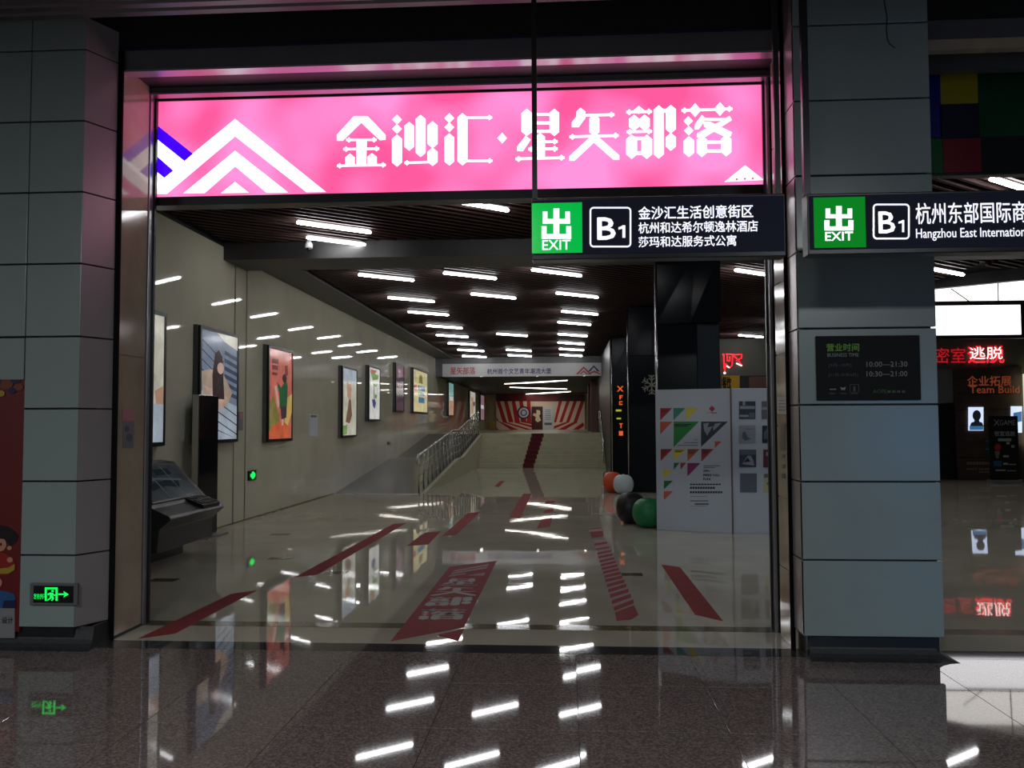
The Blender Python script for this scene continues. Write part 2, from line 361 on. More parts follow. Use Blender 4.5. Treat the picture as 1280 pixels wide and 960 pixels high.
# banner beam
bn = st(B(-5.55, 1.62, 36.0, 36.3, 3.70, 4.5).build('trim_8', 'beam_grey'))
flat('banner_white', (200, 198, 200), .4); flat('print_red', (190, 60, 62), .5); flat('print_navy', (36, 34, 104), .5)
bb = empty('beam_banner', (-1.8, 35.95, 3.7), 'long white banner with red and navy lettering fixed on the beam over the far stairs', 'banner')
a0 = yp(553, 455, 35.95); a1 = yp(754, 470.5, 35.95)
B(a0.x, a1.x, 35.95, 35.99, 3.68, a0.z).build('sheet', 'banner_white', bb)
fb = front(35.95)
fb.textpx('星矢部落', 563, 459, 594, 468, 'lettering', 'print_red', bb, bold=.03)
fb.textpx('杭州首个文艺青年潮流大堡', 609, 460.5, 689, 467.5, 'lettering', 'print_navy', bb, bold=.03)
def chev(cx, top, bot, hw, t): return [[(cx-hw, bot), (cx, top), (cx+hw, bot), (cx+hw-t, bot), (cx, top+t*.9), (cx-hw+t, bot)]]
fb.shapes(chev(1095, 78, 140, 60, 18)+chev(1095, 108, 140, 34, 14)+chev(1175, 110, 140, 58, 16), 'chevron', 'print_red', bb, px=(550, 445, 6.095))
fb.shapes(chev(1172, 70, 118, 44, 16), 'chevron', 'print_navy', bb, px=(550, 445, 6.095), e=.005)
# shop walls beyond, on the right
ws = st(B(4.6, 8.6, 29.0, 29.2, 0, 4.66).build('wall_shop', 'wall_grey'))
wq = st(B(8.6, 17, 25.2, 25.4, 0, 4.35).build('wall_shop', 'wall_grey'))
st(B(8.4, 8.6, 25.2, 29.2, 0, 4.7).build('wall_side', 'wall_grey'))
st(B(7.6, 17, 25.45, 25.6, 4.30, 5.2).build('wall_shop', 'wall_grey'))
wv = B(7.6, 17, 25.5, 25.6, 5.2, 7.0).build('window_1', 'daylight'); st(wv)
st(B(7.6, 17, 13.4, 25.6, 7.0, 7.1).build('ceiling', 'black'))
st(B(7.6, 16, 13.3, 13.4, 4.86, 7.0).build('wall_void', 'beam_dark'))
st(B(16, 16.2, 6.4, 25.6, 0, 7).build('wall_right', 'wall_grey'))
# station hall ceiling: steel strips over the facade, header wall
ch = st(B(-9, 9, -9, 5.3, 4.75, 4.85).build('ceiling', 'beam_dark'))
for i in range(7):
    y = 5.98-.115*i
    mb = MB(); mb.prism([(-9, y, 4.69), (-9, y-.02, 4.67), (-9, y-.085, 4.67), (-9, y-.10, 4.70), (-9, y-.10, 4.78), (-9, y, 4.78)], (18, 0, 0))
    mb.build('ceiling_strip', 'strip_metal', ch)
st(B(-9, 9, 5.15, 6.0, 4.79, 4.82).build('ceiling', 'black'))
st(B(-9, 9, 6.52, 6.6, 4.60, 5.8).build('wall_header', 'black'))
st(B(-9, 9, 6.50, 6.52, 4.60, 4.68).build('trim_9', 'blue_glass'))
st(B(-9, 9, 4.9, 6.6, 5.8, 5.9).build('ceiling', 'black'))
st(B(-9, -5.0, 6.4, 6.6, 0, 4.6).build('wall_front', 'panel'))
st(B(-9, 9, -9.2, -9, 0, 5.9).build('wall_hall', 'beam_grey'))
st(B(-9.2, -9, -9, 6.6, 0, 5.9).build('wall_hall', 'beam_grey'))
st(B(9, 9.2, -9, 6.4, 0, 5.9).build('wall_hall', 'beam_grey'))
# ================================================================== PILLARS
JZ = [.155, .685, 1.23, 1.77, 2.31, 2.86, 3.405, 3.95, 4.5, 5.05]
def pillar(x0, x1, label, side, top, holes=None):
    p = empty('clad_pillar', ((x0+x1)/2, 6.3, 0), label, 'pillar')
    B(x0+.03, x1-.02, 6.14, 6.85, 0, top).build('core', 'black', p)
    g = .006
    for i in range(len(JZ)-1):
        z0, z1 = JZ[i]+g, min(JZ[i+1]-g, top)
        if z0 >= top: break
        if holes and i < 4:
            B(holes+.004, x1, 6.1, 6.14, z0, z1).build('panel', 'panel', p, bevel=.004)
        elif holes:
            B(holes+.004, x1, 6.1, 6.14, z0, z1).build('panel', 'panel', p, bevel=.004)
            B(x0, holes-.004, 6.1, 6.14, max(z0, 2.10), z1).build('panel', 'panel', p, bevel=.004)
        else: B(x0, x1, 6.1, 6.14, z0, z1).build('panel', 'panel', p, bevel=.004)
        xe = x1 if side > 0 else x0; mb = MB()
        dx = .115 if side > 0 else 0.0
        mb.prism([(xe, 6.105, z0), (xe+dx, 6.36, z0), (xe+dx-side*.03, 6.37, z0), (xe-side*.03, 6.13, z0)], (0, 0, z1-z0))
        mb.build('side_panel', 'panel_side', p)
    return p
pl = pillar(-5.0, -3.62, 'grey panel pillar at the left of the lit entrance with a green exit arrow low on it', 1, 4.75, holes=-4.045)
B(-5.0, -4.05, 6.1, 6.14, 1.99, 2.30).build('panel', 'panel', pl)
pr2 = pillar(1.652, 2.60, 'blue-grey panel pillar right of the entrance carrying the opening-hours board', -1, 5.6)
def skirt(x0, x1, par, fr):
    mb = MB(); prof = [(0, .155), (.004, .125), (.012, .095), (.025, .065), (.045, .038), (.072, .017), (.098, .005), (.115, 0)]
    # smooth flare
    mb2 = MB(); n = []
    ring = lambda o, z: [(x0-fr[0]*o, 6.9, z), (x0-fr[0]*o, 6.16-o, z), (x1+fr[1]*o, 6.16-o, z), (x1+fr[1]*o, 6.9, z)]
    vs = []
    for o, z in prof: vs += ring(o, z)
    fs = []
    for i in range(len(prof)-1):
        for j in range(3): fs.append((i*4+j, (i+1)*4+j, (i+1)*4+j+1, i*4+j+1))
    mb2.add(vs, fs); mb2.build('skirt', 'skirt', par, smooth=False)
skirt(-5.0, -3.50, pl, (0, .15)); skirt(1.70, 2.53, pr2, (.2, 1.3))
# black gap strips beside the chamfers
tag(B(-3.51, -3.468, 6.362, 6.383, 0, 4.6).build('gap_post', 'gap_black'), 'black strip between left pillar and beige stone jamb', 'post')
tag(B(1.628, 1.662, 6.372, 6.384, 0, 4.6).build('gap_post', 'gap_black'), 'black strip between right pillar and beige stone jamb', 'post')
# stone jambs (reveals)
jl = st(B(-3.66, -3.50, 6.38, 6.84, 0, 4.52).build('wall_reveal_left', 'jamb_stone'))
jr = st(MB().build('wall_reveal_right', 'joint')) if False else st(B(1.655, 1.75, 6.38, 6.74, 0, 4.52).build('wall_reveal_right', 'jamb_stone'))
z = 0.0
for i, z1 in enumerate((.55, 1.08, 1.62, 2.17, 2.72, 3.26, 3.8, 4.5)):
    B(1.645, 1.655, 6.385, 6.735, z+.004, z1-.004).build('stone_slab', 'jamb_stone2' if i % 2 else 'jamb_stone', jr); z = z1
for i, (z0, z1) in enumerate(((0, 2.2), (2.2, 4.52))): B(-3.50, -3.49, 6.385, 6.835, z0+.003, z1-.003).build('stone_slab', 'jamb_stone', jl)
st(B(-9, -3.66, 6.7, 6.84, 0, 4.6).build('wall_front', 'beam_grey'))
# roller shutter: guide rails and the housings over the opening
sh = empty('roller_shutter', (-.9, 6.9, 0), 'grey metal roller shutter housing with guide rails framing the pink-lit entrance', 'shutter')
B(-3.49, 1.66, 6.40, 6.5, 4.455, 4.62).build('housing', 'beam_grey', sh, bevel=.006)
B(-3.49, 1.66, 6.385, 6.50, 4.44, 4.455).build('lip', 'rail_metal', sh)
B(-3.60, 1.66, 6.5, 6.86, 4.50, 4.6).build('cover', 'beam_dark', sh)
B(-3.56, 1.72, 6.86, 6.93, 4.45, 4.60).build('housing', 'beam_grey', sh, bevel=.006)
B(-3.56, 1.72, 6.84, 6.93, 4.436, 4.45).build('lip', 'rail_metal', sh)
for s_, xr in ((1, -3.535), (-1, 1.685)):
    B(min(xr, xr+s_*.05), max(xr, xr+s_*.05), 6.855, 6.92, 0, 4.44).build('guide_rail', 'rail_metal', sh, bevel=.003)
    B(min(xr, xr+s_*.03), max(xr, xr+s_*.03), 6.845, 6.856, 0, 4.44).build('seal', 'black', sh)
    B(min(xr, xr+s_*.065), max(xr, xr+s_*.065), 6.921, 6.95, 0, 4.44).build('seal', 'black', sh)
# ================================================================== PINK LIGHT BOX SIGN
ps = empty('lightbox_sign', (-.9, 7.05, 3.55), 'wide glowing pink light box sign with white characters over the entrance', 'sign')
SY = 6.985; fp = front(SY)
q = [yp(197, 128, SY), yp(957.5, 104, SY), yp(958, 234, SY), yp(197, 244, SY)]
x0, x1 = -3.485, 1.66; zb, ztp = 3.595, 4.43
B(x0, x1, SY, 7.0, zb, ztp).build('face', 'pink', ps)
B(x0, x1, 7.001, 7.12, zb, ztp).build('back', 'beam_dark', ps)
for bx_ in ((x0-.06, x1+.03, 6.97, 7.13, ztp, ztp+.10), (x0-.06, x1+.03, 6.97, 7.13, zb-.075, zb), (x0-.07, x0, 6.97, 7.13, zb, ztp), (x1, x1+.03, 6.97, 7.13, zb, ztp)):
    B(*bx_).build('frame', 'black_metal', ps)
K2 = (180, 80, 3.2)
cv = [[(365, 220), (728, 512), (650, 513), (365, 290)], [(365, 220), (365, 290), (92, 520), (54, 520), (54, 474)],
      [(365, 347), (577, 514), (490, 515), (365, 410)], [(365, 347), (365, 410), (243, 517), (158, 518)], [(365, 472), (420, 515), (308, 517)],
      [(54, 302), (163, 389), (118, 426), (54, 371)], [(54, 434), (84, 456), (118, 426), (163, 389), (195, 362), (200, 370), (60, 500), (54, 500)]]
fp.shapes(cv, 'white_chevron', 'w_glow', ps, px=K2)
fp.shapes([[(54, 246), (197, 360), (163, 389), (54, 302)], [(54, 371), (118, 428), (82, 456), (54, 432)]], 'blue_bar', 'blue_glow', ps, px=K2, e=.005)
K3 = (560, 80, 3.2)
fp.shapes([[(1106, 472), (1188, 405), (1262, 464)]], 'white_triangle', 'w_glow', ps, px=K3)
fp.shapes([disc(1155, 462, 5, k=8), disc(1187, 460, 5, k=8), disc(1218, 459, 5, k=8)], 'dot', 'pink2', ps, px=K3, e=.005)
def hexb(a, c, t, b_): m_ = (a+c)/2; e_ = (c-a)*.42; return [(m_, t), (c, t+e_), (c, b_-e_), (m_, b_), (a, b_-e_), (a, t+e_)]
def dia(cx, cy, rx, ry=None): ry = ry or rx; return [(cx, cy-ry), (cx+rx, cy), (cx, cy+ry), (cx-rx, cy)]
def ln(xa, ya, xb, yb_, l=1, r_=1, t=7, d=17):
    o = [[(xa, ya-t), (xb, yb_-t), (xb, yb_+t), (xa, ya+t)]]
    if l: o.append(dia(xa+d, ya, d))
    if r_: o.append(dia(xb-d, yb_, d))
    return o
def ptop(a, c, t, b_): m_ = (a+c)/2; return [(m_, t), (c, t+(c-a)*.4), (c, b_), (a, b_), (a, t+(c-a)*.4)]
G1 = {
 'jin': [[(55, 240), (160, 125), (245, 125), (205, 165), (92, 276), (55, 276)], [(245, 125), (355, 240), (355, 270), (320, 273), (205, 165)], [(175, 268), (240, 268), (235, 430), (175, 430)], ptop(107, 165, 355, 430), ptop(242, 301, 352, 426)]+ln(113, 271, 300, 270)+ln(95, 328, 316, 325)+ln(56, 430, 356, 425),
 'sha': [dia(425, 146, 30), dia(425, 203, 30), hexb(394, 456, 238, 436), hexb(470, 530, 160, 338), hexb(540, 601, 117, 376), hexb(613, 675, 156, 322), hexb(613, 675, 318, 432)]+ln(470, 412, 630, 407, 1, 0),
 'hui': [dia(747, 137, 30), dia(747, 193, 30), hexb(717, 777, 230, 429), hexb(797, 859, 106, 428)]+ln(840, 134, 1010, 133, 0, 1)+ln(840, 400, 1012, 399, 0, 1),
 'dot': [dia(1072, 260, 30, 33)]}
G2 = {
 'xing': [hexb(52, 112, 115, 266), hexb(207, 260, 115, 266), rect(100, 139, 215, 153), rect(100, 185, 215, 202), rect(100, 232, 215, 248), ptop(128, 182, 248, 392), [(28, 348), (28, 325), (75, 265), (104, 285), (60, 350)]]+ln(170, 297, 252, 296, 0, 1)+ln(90, 338, 252, 336, 1, 1)+ln(20, 392, 290, 385),
 'shi': [[(330, 217), (330, 190), (355, 160), (356, 130), (378, 110), (405, 130), (404, 168), (368, 217)], hexb(427, 482, 145, 268), [(316, 402), (316, 378), (430, 272), (452, 272), (452, 302), (345, 402)], [(452, 272), (478, 272), (592, 372), (592, 397), (560, 397), (452, 302)]]+ln(395, 152, 565, 148, 0, 1)+ln(317, 270, 588, 263),
 'bu': [dia(700, 122, 28, 22), hexb(645, 702, 148, 238), hexb(704, 760, 147, 237), hexb(630, 690, 258, 392), hexb(714, 773, 258, 392), rect(675, 270, 730, 288), rect(675, 350, 730, 370), hexb(781, 838, 96, 390), rect(830, 116, 862, 136), hexb(848, 904, 94, 252), hexb(848, 904, 248, 347)]+ln(630, 134, 772, 131)+ln(632, 243, 772, 240),
 'luo': [dia(1010, 123, 33, 38), dia(1147, 117, 33, 38), dia(972, 183, 26), dia(975, 236, 26), hexb(947, 1005, 267, 382), [(1007, 230), (1010, 200), (1047, 150), (1064, 166), (1056, 192), (1030, 228)], rect(1050, 166, 1190, 182), [(1160, 180), (1200, 154), (1213, 178), (1055, 278), (1019, 272), (1022, 250)], [(1055, 188), (1095, 188), (1213, 245), (1206, 268), (1170, 268), (1060, 215)], hexb(1019, 1076, 262, 382), hexb(1153, 1210, 258, 378), rect(1070, 291, 1160, 308), rect(1070, 340, 1160, 357)]+ln(935, 125, 1216, 116)}
for k_, v_ in G1.items(): fp.shapes(v_, 'character', 'w_glow', ps, px=(410, 120, 4.923), e=.003)
for k_, v_ in G2.items(): fp.shapes(v_, 'character', 'w_glow', ps, px=(640, 110, 4.414), e=.003)
# ================================================================== HANGING EXIT SIGNS
def chu(x, y, wd, ht):     # the exit character made of bars: box x,y,w,h in photo pixels
    X = lambda a: x+a*wd; Y = lambda a: y+a*ht
    r_ = lambda a, b_, c, d: [(X(a), Y(b_)), (X(c), Y(b_)), (X(c), Y(d)), (X(a), Y(d))]
    return [r_(.40, 0, .60, 1), r_(.04, .10, .20, .50), r_(.80, .10, .96, .50), r_(.04, .34, .96, .50), r_(0, .58, .17, 1), r_(.83, .58, 1, 1), r_(0, .84, 1, 1)]
def rbox(x0, y0, x1, y1, r_, t):
    pts = []; pin = []
    for (cx, cy, a) in ((x1-r_, y0+r_, -90), (x1-r_, y1-r_, 0), (x0+r_, y1-r_, 90), (x0+r_, y0+r_, 180)):
        for k in range(5):
            an = math.radians(a+k*22.5); pts.append((cx+r_*math.cos(an), cy+r_*math.sin(an))); pin.append((cx+(r_-t)*math.cos(an), cy+(r_-t)*math.sin(an)))
    n = len(pts); return [[pts[i], pts[(i+1) % n], pin[(i+1) % n], pin[i]] for i in range(n)]
def one(xa, ya, xb, yb_, w_=.42): k_ = xb-xa; return [[(xb-k_*w_, ya), (xb, ya), (xb, yb_), (xb-k_*w_, yb_), (xb-k_*w_, ya+k_*.5), (xa, ya+k_*.62), (xa, ya+k_*.3), (xb-k_*w_*1.1, ya+k_*.08)]]
GY = 5.2; fe = front(GY)
def hang_sign(xa, xb, label, zt=3.04, zb_=2.655):
    s_ = empty('hanging_sign', ((xa+xb)/2, GY+.06, zb_), label, 'sign')
    B(xa, xb, GY, GY+.12, zb_, zt).build('case', 'black_metal', s_, bevel=.006)
    B(xa+.01, xb-.01, GY-.004, GY, zb_+.03, zt-.015).build('face', 'sign_navy', s_)
    return s_
K0 = (0, 0, 1)
s1 = hang_sign(-.20, 1.345, 'dark hanging exit sign with three lines of white characters in front of the entrance')
for x in (-.183, 1.315): B(x-.016, x+.016, GY+.044, GY+.076, 3.04, 4.68).build('rod', 'black_metal', s1)
u0, v0 = fe.px(665, 317); u1, v1 = fe.px(727.5, 255)
fe.shapes([rect(u0, 2.695, u1, 3.008)], 'green_field', 'green_glow', s1, e=.005)
fe.shapes(chu(677, 261, 37, 38), 'exit_character', 'sign_white', s1, px=K0, e=.008)
fe.textpx('EXIT', 678, 300.5, 713, 312.5, 'lettering', 'sign_white', s1, bold=.03, e=.009)
fe.shapes(rbox(737, 259, 789, 309.5, 5, 2), 'rounded_frame', 'sign_white', s1, px=K0, e=.006)
fe.textpx('B', 747, 272.5, 769, 299.5, 'lettering', 'sign_white', s1, bold=.045, e=.007)
fe.shapes(one(773, 282, 781.5, 297.5), 'lettering', 'sign_white', s1, px=K0, e=.007)
fe.textpx('金沙汇生活创意街区', 798, 257.5, 941, 273.5, 'lettering', 'sign_white', s1, bold=.032, e=.007)
fe.textpx('杭州和达希尔顿逸林酒店', 798, 277, 947, 291, 'lettering', 'sign_white', s1, bold=.026, e=.007)
fe.textpx('莎玛和达服务式公寓', 798, 295, 920, 308.5, 'lettering', 'sign_white', s1, bold=.026, e=.007)
s2 = hang_sign(1.475, 3.6, 'dark hanging exit sign with Hangzhou East lettering in front of the right pillar', 3.035, 2.66)
for x in (1.49, 3.5): B(x-.02, x+.02, GY+.04, GY+.08, 3.035, 4.68).build('rod', 'black_metal', s2)
ua, _ = fe.px(1017, 280); ub, _ = fe.px(1081.5, 280)
fe.shapes([rect(ua, 2.70, ub, 3.008)], 'green_field', 'green_dim', s2, e=.005)
fe.shapes(chu(1030, 258, 36, 30.5), 'exit_character', 'sign_white', s2, px=K0, e=.008)
fe.textpx('EXIT', 1031, 290.5, 1065.5, 301, 'lettering', 'sign_white', s2, bold=.03, e=.009)
fe.shapes(rbox(1090.5, 255, 1136.5, 299.5, 5, 2), 'rounded_frame', 'sign_white', s2, px=K0, e=.006)
fe.textpx('B', 1098, 265, 1118, 291.5, 'lettering', 'sign_white', s2, bold=.03, e=.007)
fe.shapes(one(1122.5, 275.5, 1129.5, 290.5, .36), 'lettering', 'sign_white', s2, px=K0, e=.007)
fe.textpx('杭州东部国际商务中心', 1144, 252.5, 1344, 279, 'lettering', 'sign_white', s2, bold=.012, e=.007)
fe.textpx('Hangzhou East International Commercial Center', 1144.5, 284, 1400, 299.5, 'lettering', 'sign_white', s2, bold=.012, e=.007)
# loose cable hanging in front of the right pillar
cpts = [yp(x, y, 5.9) for x, y in ((1104, -8), (1106, 5), (1109, 22), (1108, 35), (1109, 48), (1112, 55), (1119, 60))]
tag(MB().tube(cpts, .004, 6).build('loose_cable', 'black'), 'thin black loose cable hanging down in front of the right pillar top', 'cable')
# ================================================================== OPENING HOURS BOARD
fh = front(6.085); hb = empty('opening_hours_board', (2.12, 6.09, 1.82), 'black opening hours board with green heading fixed on the right pillar', 'sign')
flat('board_black', (14, 14, 14), .6, spec=.2); flat('board_green', (92, 150, 20), .5); flat('board_grey', (120, 122, 124), .5); flat('board_dim', (62, 62, 62), .5); flat('board_green2', (40, 70, 14), .5)
ua, va = fh.px(1021.5, 500.5); ub, vb = fh.px(1149, 419)
B(ua, ub, 6.078, 6.1, va, vb).build('plate', 'board_black', hb, bevel=.003); fh = front(6.078)
fh.textpx('营业时间', 1033, 429.5, 1073.5, 439, 'lettering', 'board_green', hb, bold=.035)
fh.textpx('BUSINESS TIME', 1034, 441.5, 1073, 446, 'lettering', 'board_grey', hb, bold=.01)
fh.textpx('[5月-10月]', 1036, 454.5, 1064, 459, 'lettering', 'board_dim', hb, bold=0)
fh.textpx('[11月-次年4月]', 1036, 466.5, 1072, 471, 'lettering', 'board_dim', hb, bold=0)
fh.textpx('10:00—21:30', 1083, 452, 1134, 458.5, 'lettering', 'board_grey', hb, bold=.01)
fh.textpx('10:30—21:00', 1083, 464, 1134, 470.5, 'lettering', 'board_grey', hb, bold=.01)
fh.textpx('AOPE', 1091, 487, 1108, 491.5, 'lettering', 'board_green2', hb, bold=.04)
fh.shapes([rect(1109+i*6, 488, 1113+i*6, 491) for i in range(4)], 'small_print', 'board_green2', hb, px=K0)
fh.shapes(rbox(1062, 480.5, 1073.5, 490.5, 1, .6)+[rect(1066.5, 483, 1069, 489)]+[rect(1036, 491.5, 1044, 492.3), rect(1050, 491.5, 1058, 492.3), rect(1063, 491.5, 1072, 492.3)], 'icon', 'board_dim', hb, px=K0)
fh.shapes([rect(1037, 486, 1045, 487.2), [(1050, 483.5), (1053, 485), (1057, 483.5), (1056, 487.5), (1051.5, 487.5)]], 'icon', 'board_grey', hb, px=K0)
# little stickers on the chamfer of the right pillar and on the jambs
flat('sticker_pink', (190, 120, 130), .5); flat('sticker_grey', (120, 116, 124), .5); flat('sticker_white', (190, 186, 178), .5); flat('sticker_brown', (110, 90, 78), .5)
jlp = Plane((-3.49, 0, 0), (0, 1, 0), (0, 0, 1), (1, 0, 0))
pA = empty('paper_notice', (-3.489, 6.6, 1.5), 'small pink and grey paper notice on the left beige stone jamb', 'notice')
jlp.shapes([[(152.5, 510.5), (167.5, 510.5), (167.5, 526.5), (152.5, 526.5)]], 'header', 'sticker_pink', pA, px=K0)
jlp.shapes([[(153, 527), (167, 527), (166.5, 560), (153, 560)]], 'sheet', 'sticker_grey', pA, px=K0)
jlp.shapes([disc(158, 536, 3, 4, k=8), disc(161, 547, 4, 5, k=8)], 'print', 'beam_grey', pA, px=K0, e=.005)
jrp = Plane((1.645, 0, 0), (0, 1, 0), (0, 0, 1), (-1, 0, 0))
pB = empty('paper_notice', (1.644, 6.55, 1.9), 'white paper notice above others on the right beige stone jamb', 'notice')
jrp.shapes([[(972, 496), (984, 496), (984, 518), (972, 517)]], 'sheet', 'sticker_white', pB, px=K0)
jrp.shapes([rect(974, 500+i*4, 982, 501+i*4) for i in range(4)], 'print', 'beam_grey', pB, px=K0, e=.005)
pC = empty('jamb_sticker', (1.644, 6.55, 1.7), 'tall grey-brown sticker strip on the right beige stone jamb', 'sticker')
jrp.shapes([[(976, 529), (982, 529), (982, 563), (976, 563)]], 'sheet', 'sticker_brown', pC, px=K0)
jrp.shapes([rect(978, 568, 982, 572), rect(978, 592, 982, 598), disc(980, 583, 2, 3, k=8)], 'small_sign', 'beam_grey', pC, px=K0)
# ================================================================== GREEN EXIT ARROW ON LEFT PILLAR
fx = front(6.075); ex = empty('emergency_exit_light', (-3.86, 6.09, .38), 'green glowing running man exit light with arrow low on the left pillar', 'exit light')
a = fx.px(37, 756.5); b_ = fx.px(97, 729.5)
B(a[0], b_[0], 6.075, 6.1, a[1], b_[1]).build('frame', 'beam_grey', ex, bevel=.004)
c0 = fx.px(42, 753); c1 = fx.px(92, 732.5)
B(c0[0], c1[0], 6.070, 6.076, c0[1], c1[1]).build('panel', 'black_gloss', ex); fx = front(6.07)
K5 = (0, 640, 5.336)
fx.shapes([rect(301, 503, 386, 515), rect(301, 503, 313, 592), rect(373, 503, 386, 592)], 'doorway', 'green_arrow', ex, px=K5)
fx.shapes([disc(352, 527, 8, k=10), [(335, 538), (358, 540), (352, 565), (335, 560)], [(318, 545), (340, 535), (343, 543), (322, 556)], [(350, 545), (372, 552), (370, 559), (348, 553)], [(336, 556), (350, 560), (345, 575), (322, 590), (313, 588), (334, 572)], [(346, 560), (356, 562), (362, 578), (350, 592), (342, 590), (350, 577)]], 'running_man', 'green_arrow', ex, px=K5)
fx.shapes([rect(390, 543, 428, 553), [(425, 528), (460, 549), (425, 570), (432, 549)]], 'arrow', 'green_arrow', ex, px=K5)
fx.textpx('安全出口', 42.8, 742, 56.5, 746.5, 'lettering', 'green_arrow', ex, bold=.02)
fx.textpx('EXIT', 43, 747.2, 55.5, 748.7, 'lettering', 'green_arrow', ex, bold=.0)
# ================================================================== RED POSTER FAR LEFT
fr = front(6.115); rd = empty('red_poster', (-4.55, 6.12, .1), 'tall dark red poster with a child figure let into the far left pillar face', 'poster')
for n_, c_ in (('p_red', (92, 14, 14)), ('p_black', (12, 10, 12)), ('p_skin', (170, 120, 96)), ('p_yellow', (150, 125, 40)), ('p_blue', (30, 74, 120)), ('p_navy', (20, 26, 60)), ('p_white', (120, 118, 118)), ('p_orange', (110, 50, 26)), ('p_red2', (130, 22, 18))): flat(n_, c_, .4)
B(-4.99, -4.045, 6.115, 6.139, .12, 2.10).build('sheet', 'p_red', rd)
B(-4.99, -4.045, 6.105, 6.114, 2.03, 2.10).build('header', 'p_black', rd)
K6 = (0, 640, 5.336)
fr.shapes([[(-150, 640), (100, 640), (100, 840), (-150, 840)]], 'footer', 'p_white', rd, px=K6, e=.002)
fr.textpx('设计', 3, 771, 17, 779, 'lettering', 'p_black', rd, bold=.03, e=.006)
fr.shapes([[(-60, 100), (0, 85), (60, 100), (100, 130), (125, 160), (110, 200), (70, 225), (30, 180), (-60, 170)]], 'hair', 'p_black', rd, px=K6, e=.004)
fr.shapes([disc(0, 215, 45, 48), disc(65, 240, 16, 14)], 'face', 'p_skin', rd, px=K6, e=.003)
fr.shapes([disc(10, 215, 6, 10)], 'eye', 'p_black', rd, px=K6, e=.006)
fr.shapes([[(-80, 270), (20, 268), (60, 290), (100, 330), (105, 380), (50, 420), (-80, 430)]], 'shirt', 'p_red2', rd, px=K6, e=.004)
fr.shapes([[(-60, 365), (0, 375), (60, 370), (104, 345), (100, 385), (60, 410), (-60, 410)]], 'sash', 'p_yellow', rd, px=K6, e=.006)
fr.shapes([disc(70, 318, 20, 18), disc(0, 470, 18, 28)], 'hand', 'p_skin', rd, px=K6, e=.006)
fr.shapes([[(-60, 520), (30, 525), (95, 545), (108, 575), (90, 640), (-60, 640)]], 'trousers', 'p_blue', rd, px=K6, e=.004)
fr.shapes([[(30, 590), (108, 585), (108, 640), (20, 640)]], 'shoe', 'p_navy', rd, px=K6, e=.006)
for i, (cx, cy, rr, m_) in enumerate(((8, 480, 9, 'p_orange'), (20, 474, 7, 'p_navy'), (24, 484, 6, 'p_orange'), (2, 492, 5, 'p_yellow'), (16, 488, 5, 'p_navy'), (-6, 478, 8, 'p_navy'))):
    fr.shapes([disc(cx, cy, rr, rr*.8, k=10)], 'cloud_motif', m_, rd, px=K0, e=.004+.0008*i)
# ================================================================== RIGHT OPENING: coloured panel over the second entrance
mo = empty('mosaic_sign', (4.5, 7.05, 3.66), 'dark unlit panel of coloured squares over the second entrance at the right', 'sign')
fm = front(6.985); B(2.66, 8, 6.99, 7.08, 3.64, 4.47).build('back', 'black', mo)
def blk(x0_, y0_, x1_, y1_, m_):
    a = fm.px(x0_, y1_); b_ = fm.px(x1_, y0_); B(a[0]+.002, b_[0]-.002, 6.975, 6.99, a[1]+.002, b_[1]-.002).build('colour_square', m_, mo)
for q_ in ((1140, 89, 1174.6, 173, 'mosaic_blue'), (1175, 88, 1221, 131, 'mosaic_yellow'), (1175, 131, 1223, 173, 'mosaic_navy'), (1223, 87, 1310, 172, 'mosaic_green'), (1150, 174, 1178, 217.5, 'mosaic_green2'), (1178, 173, 1225.5, 216.5, 'mosaic_red'), (1226, 172, 1300, 216, 'mosaic_night')): blk(*q_)
mo2 = empty('roller_shutter', (4.5, 6.6, 4.4), 'grey roller shutter housing over the second entrance above the coloured panel', 'shutter')
def hb2(y0_, y1_, Y, m_, nm):
    a = front(Y).px(1220, y1_); b_ = front(Y).px(1220, y0_); B(2.63, 8.5, Y, Y+.08, a[1], b_[1]).build(nm, m_, mo2)
hb2(24, 48, 6.42, 'beam_grey', 'housing'); hb2(48, 61, 6.415, 'jamb_stone2', 'lip'); hb2(61, 87, 6.80, 'beam_grey', 'housing')
B(2.63, 8.5, 6.88, 6.97, 4.48, 4.56).build('cover', 'beam_dark', mo2)
tag(B(3.0, 3.02, 5.9, 5.92, 3.9, 4.67).build('wire', 'black_metal'), 'thin dark wire in front of the yellow square of the coloured panel', 'wire') if False else None
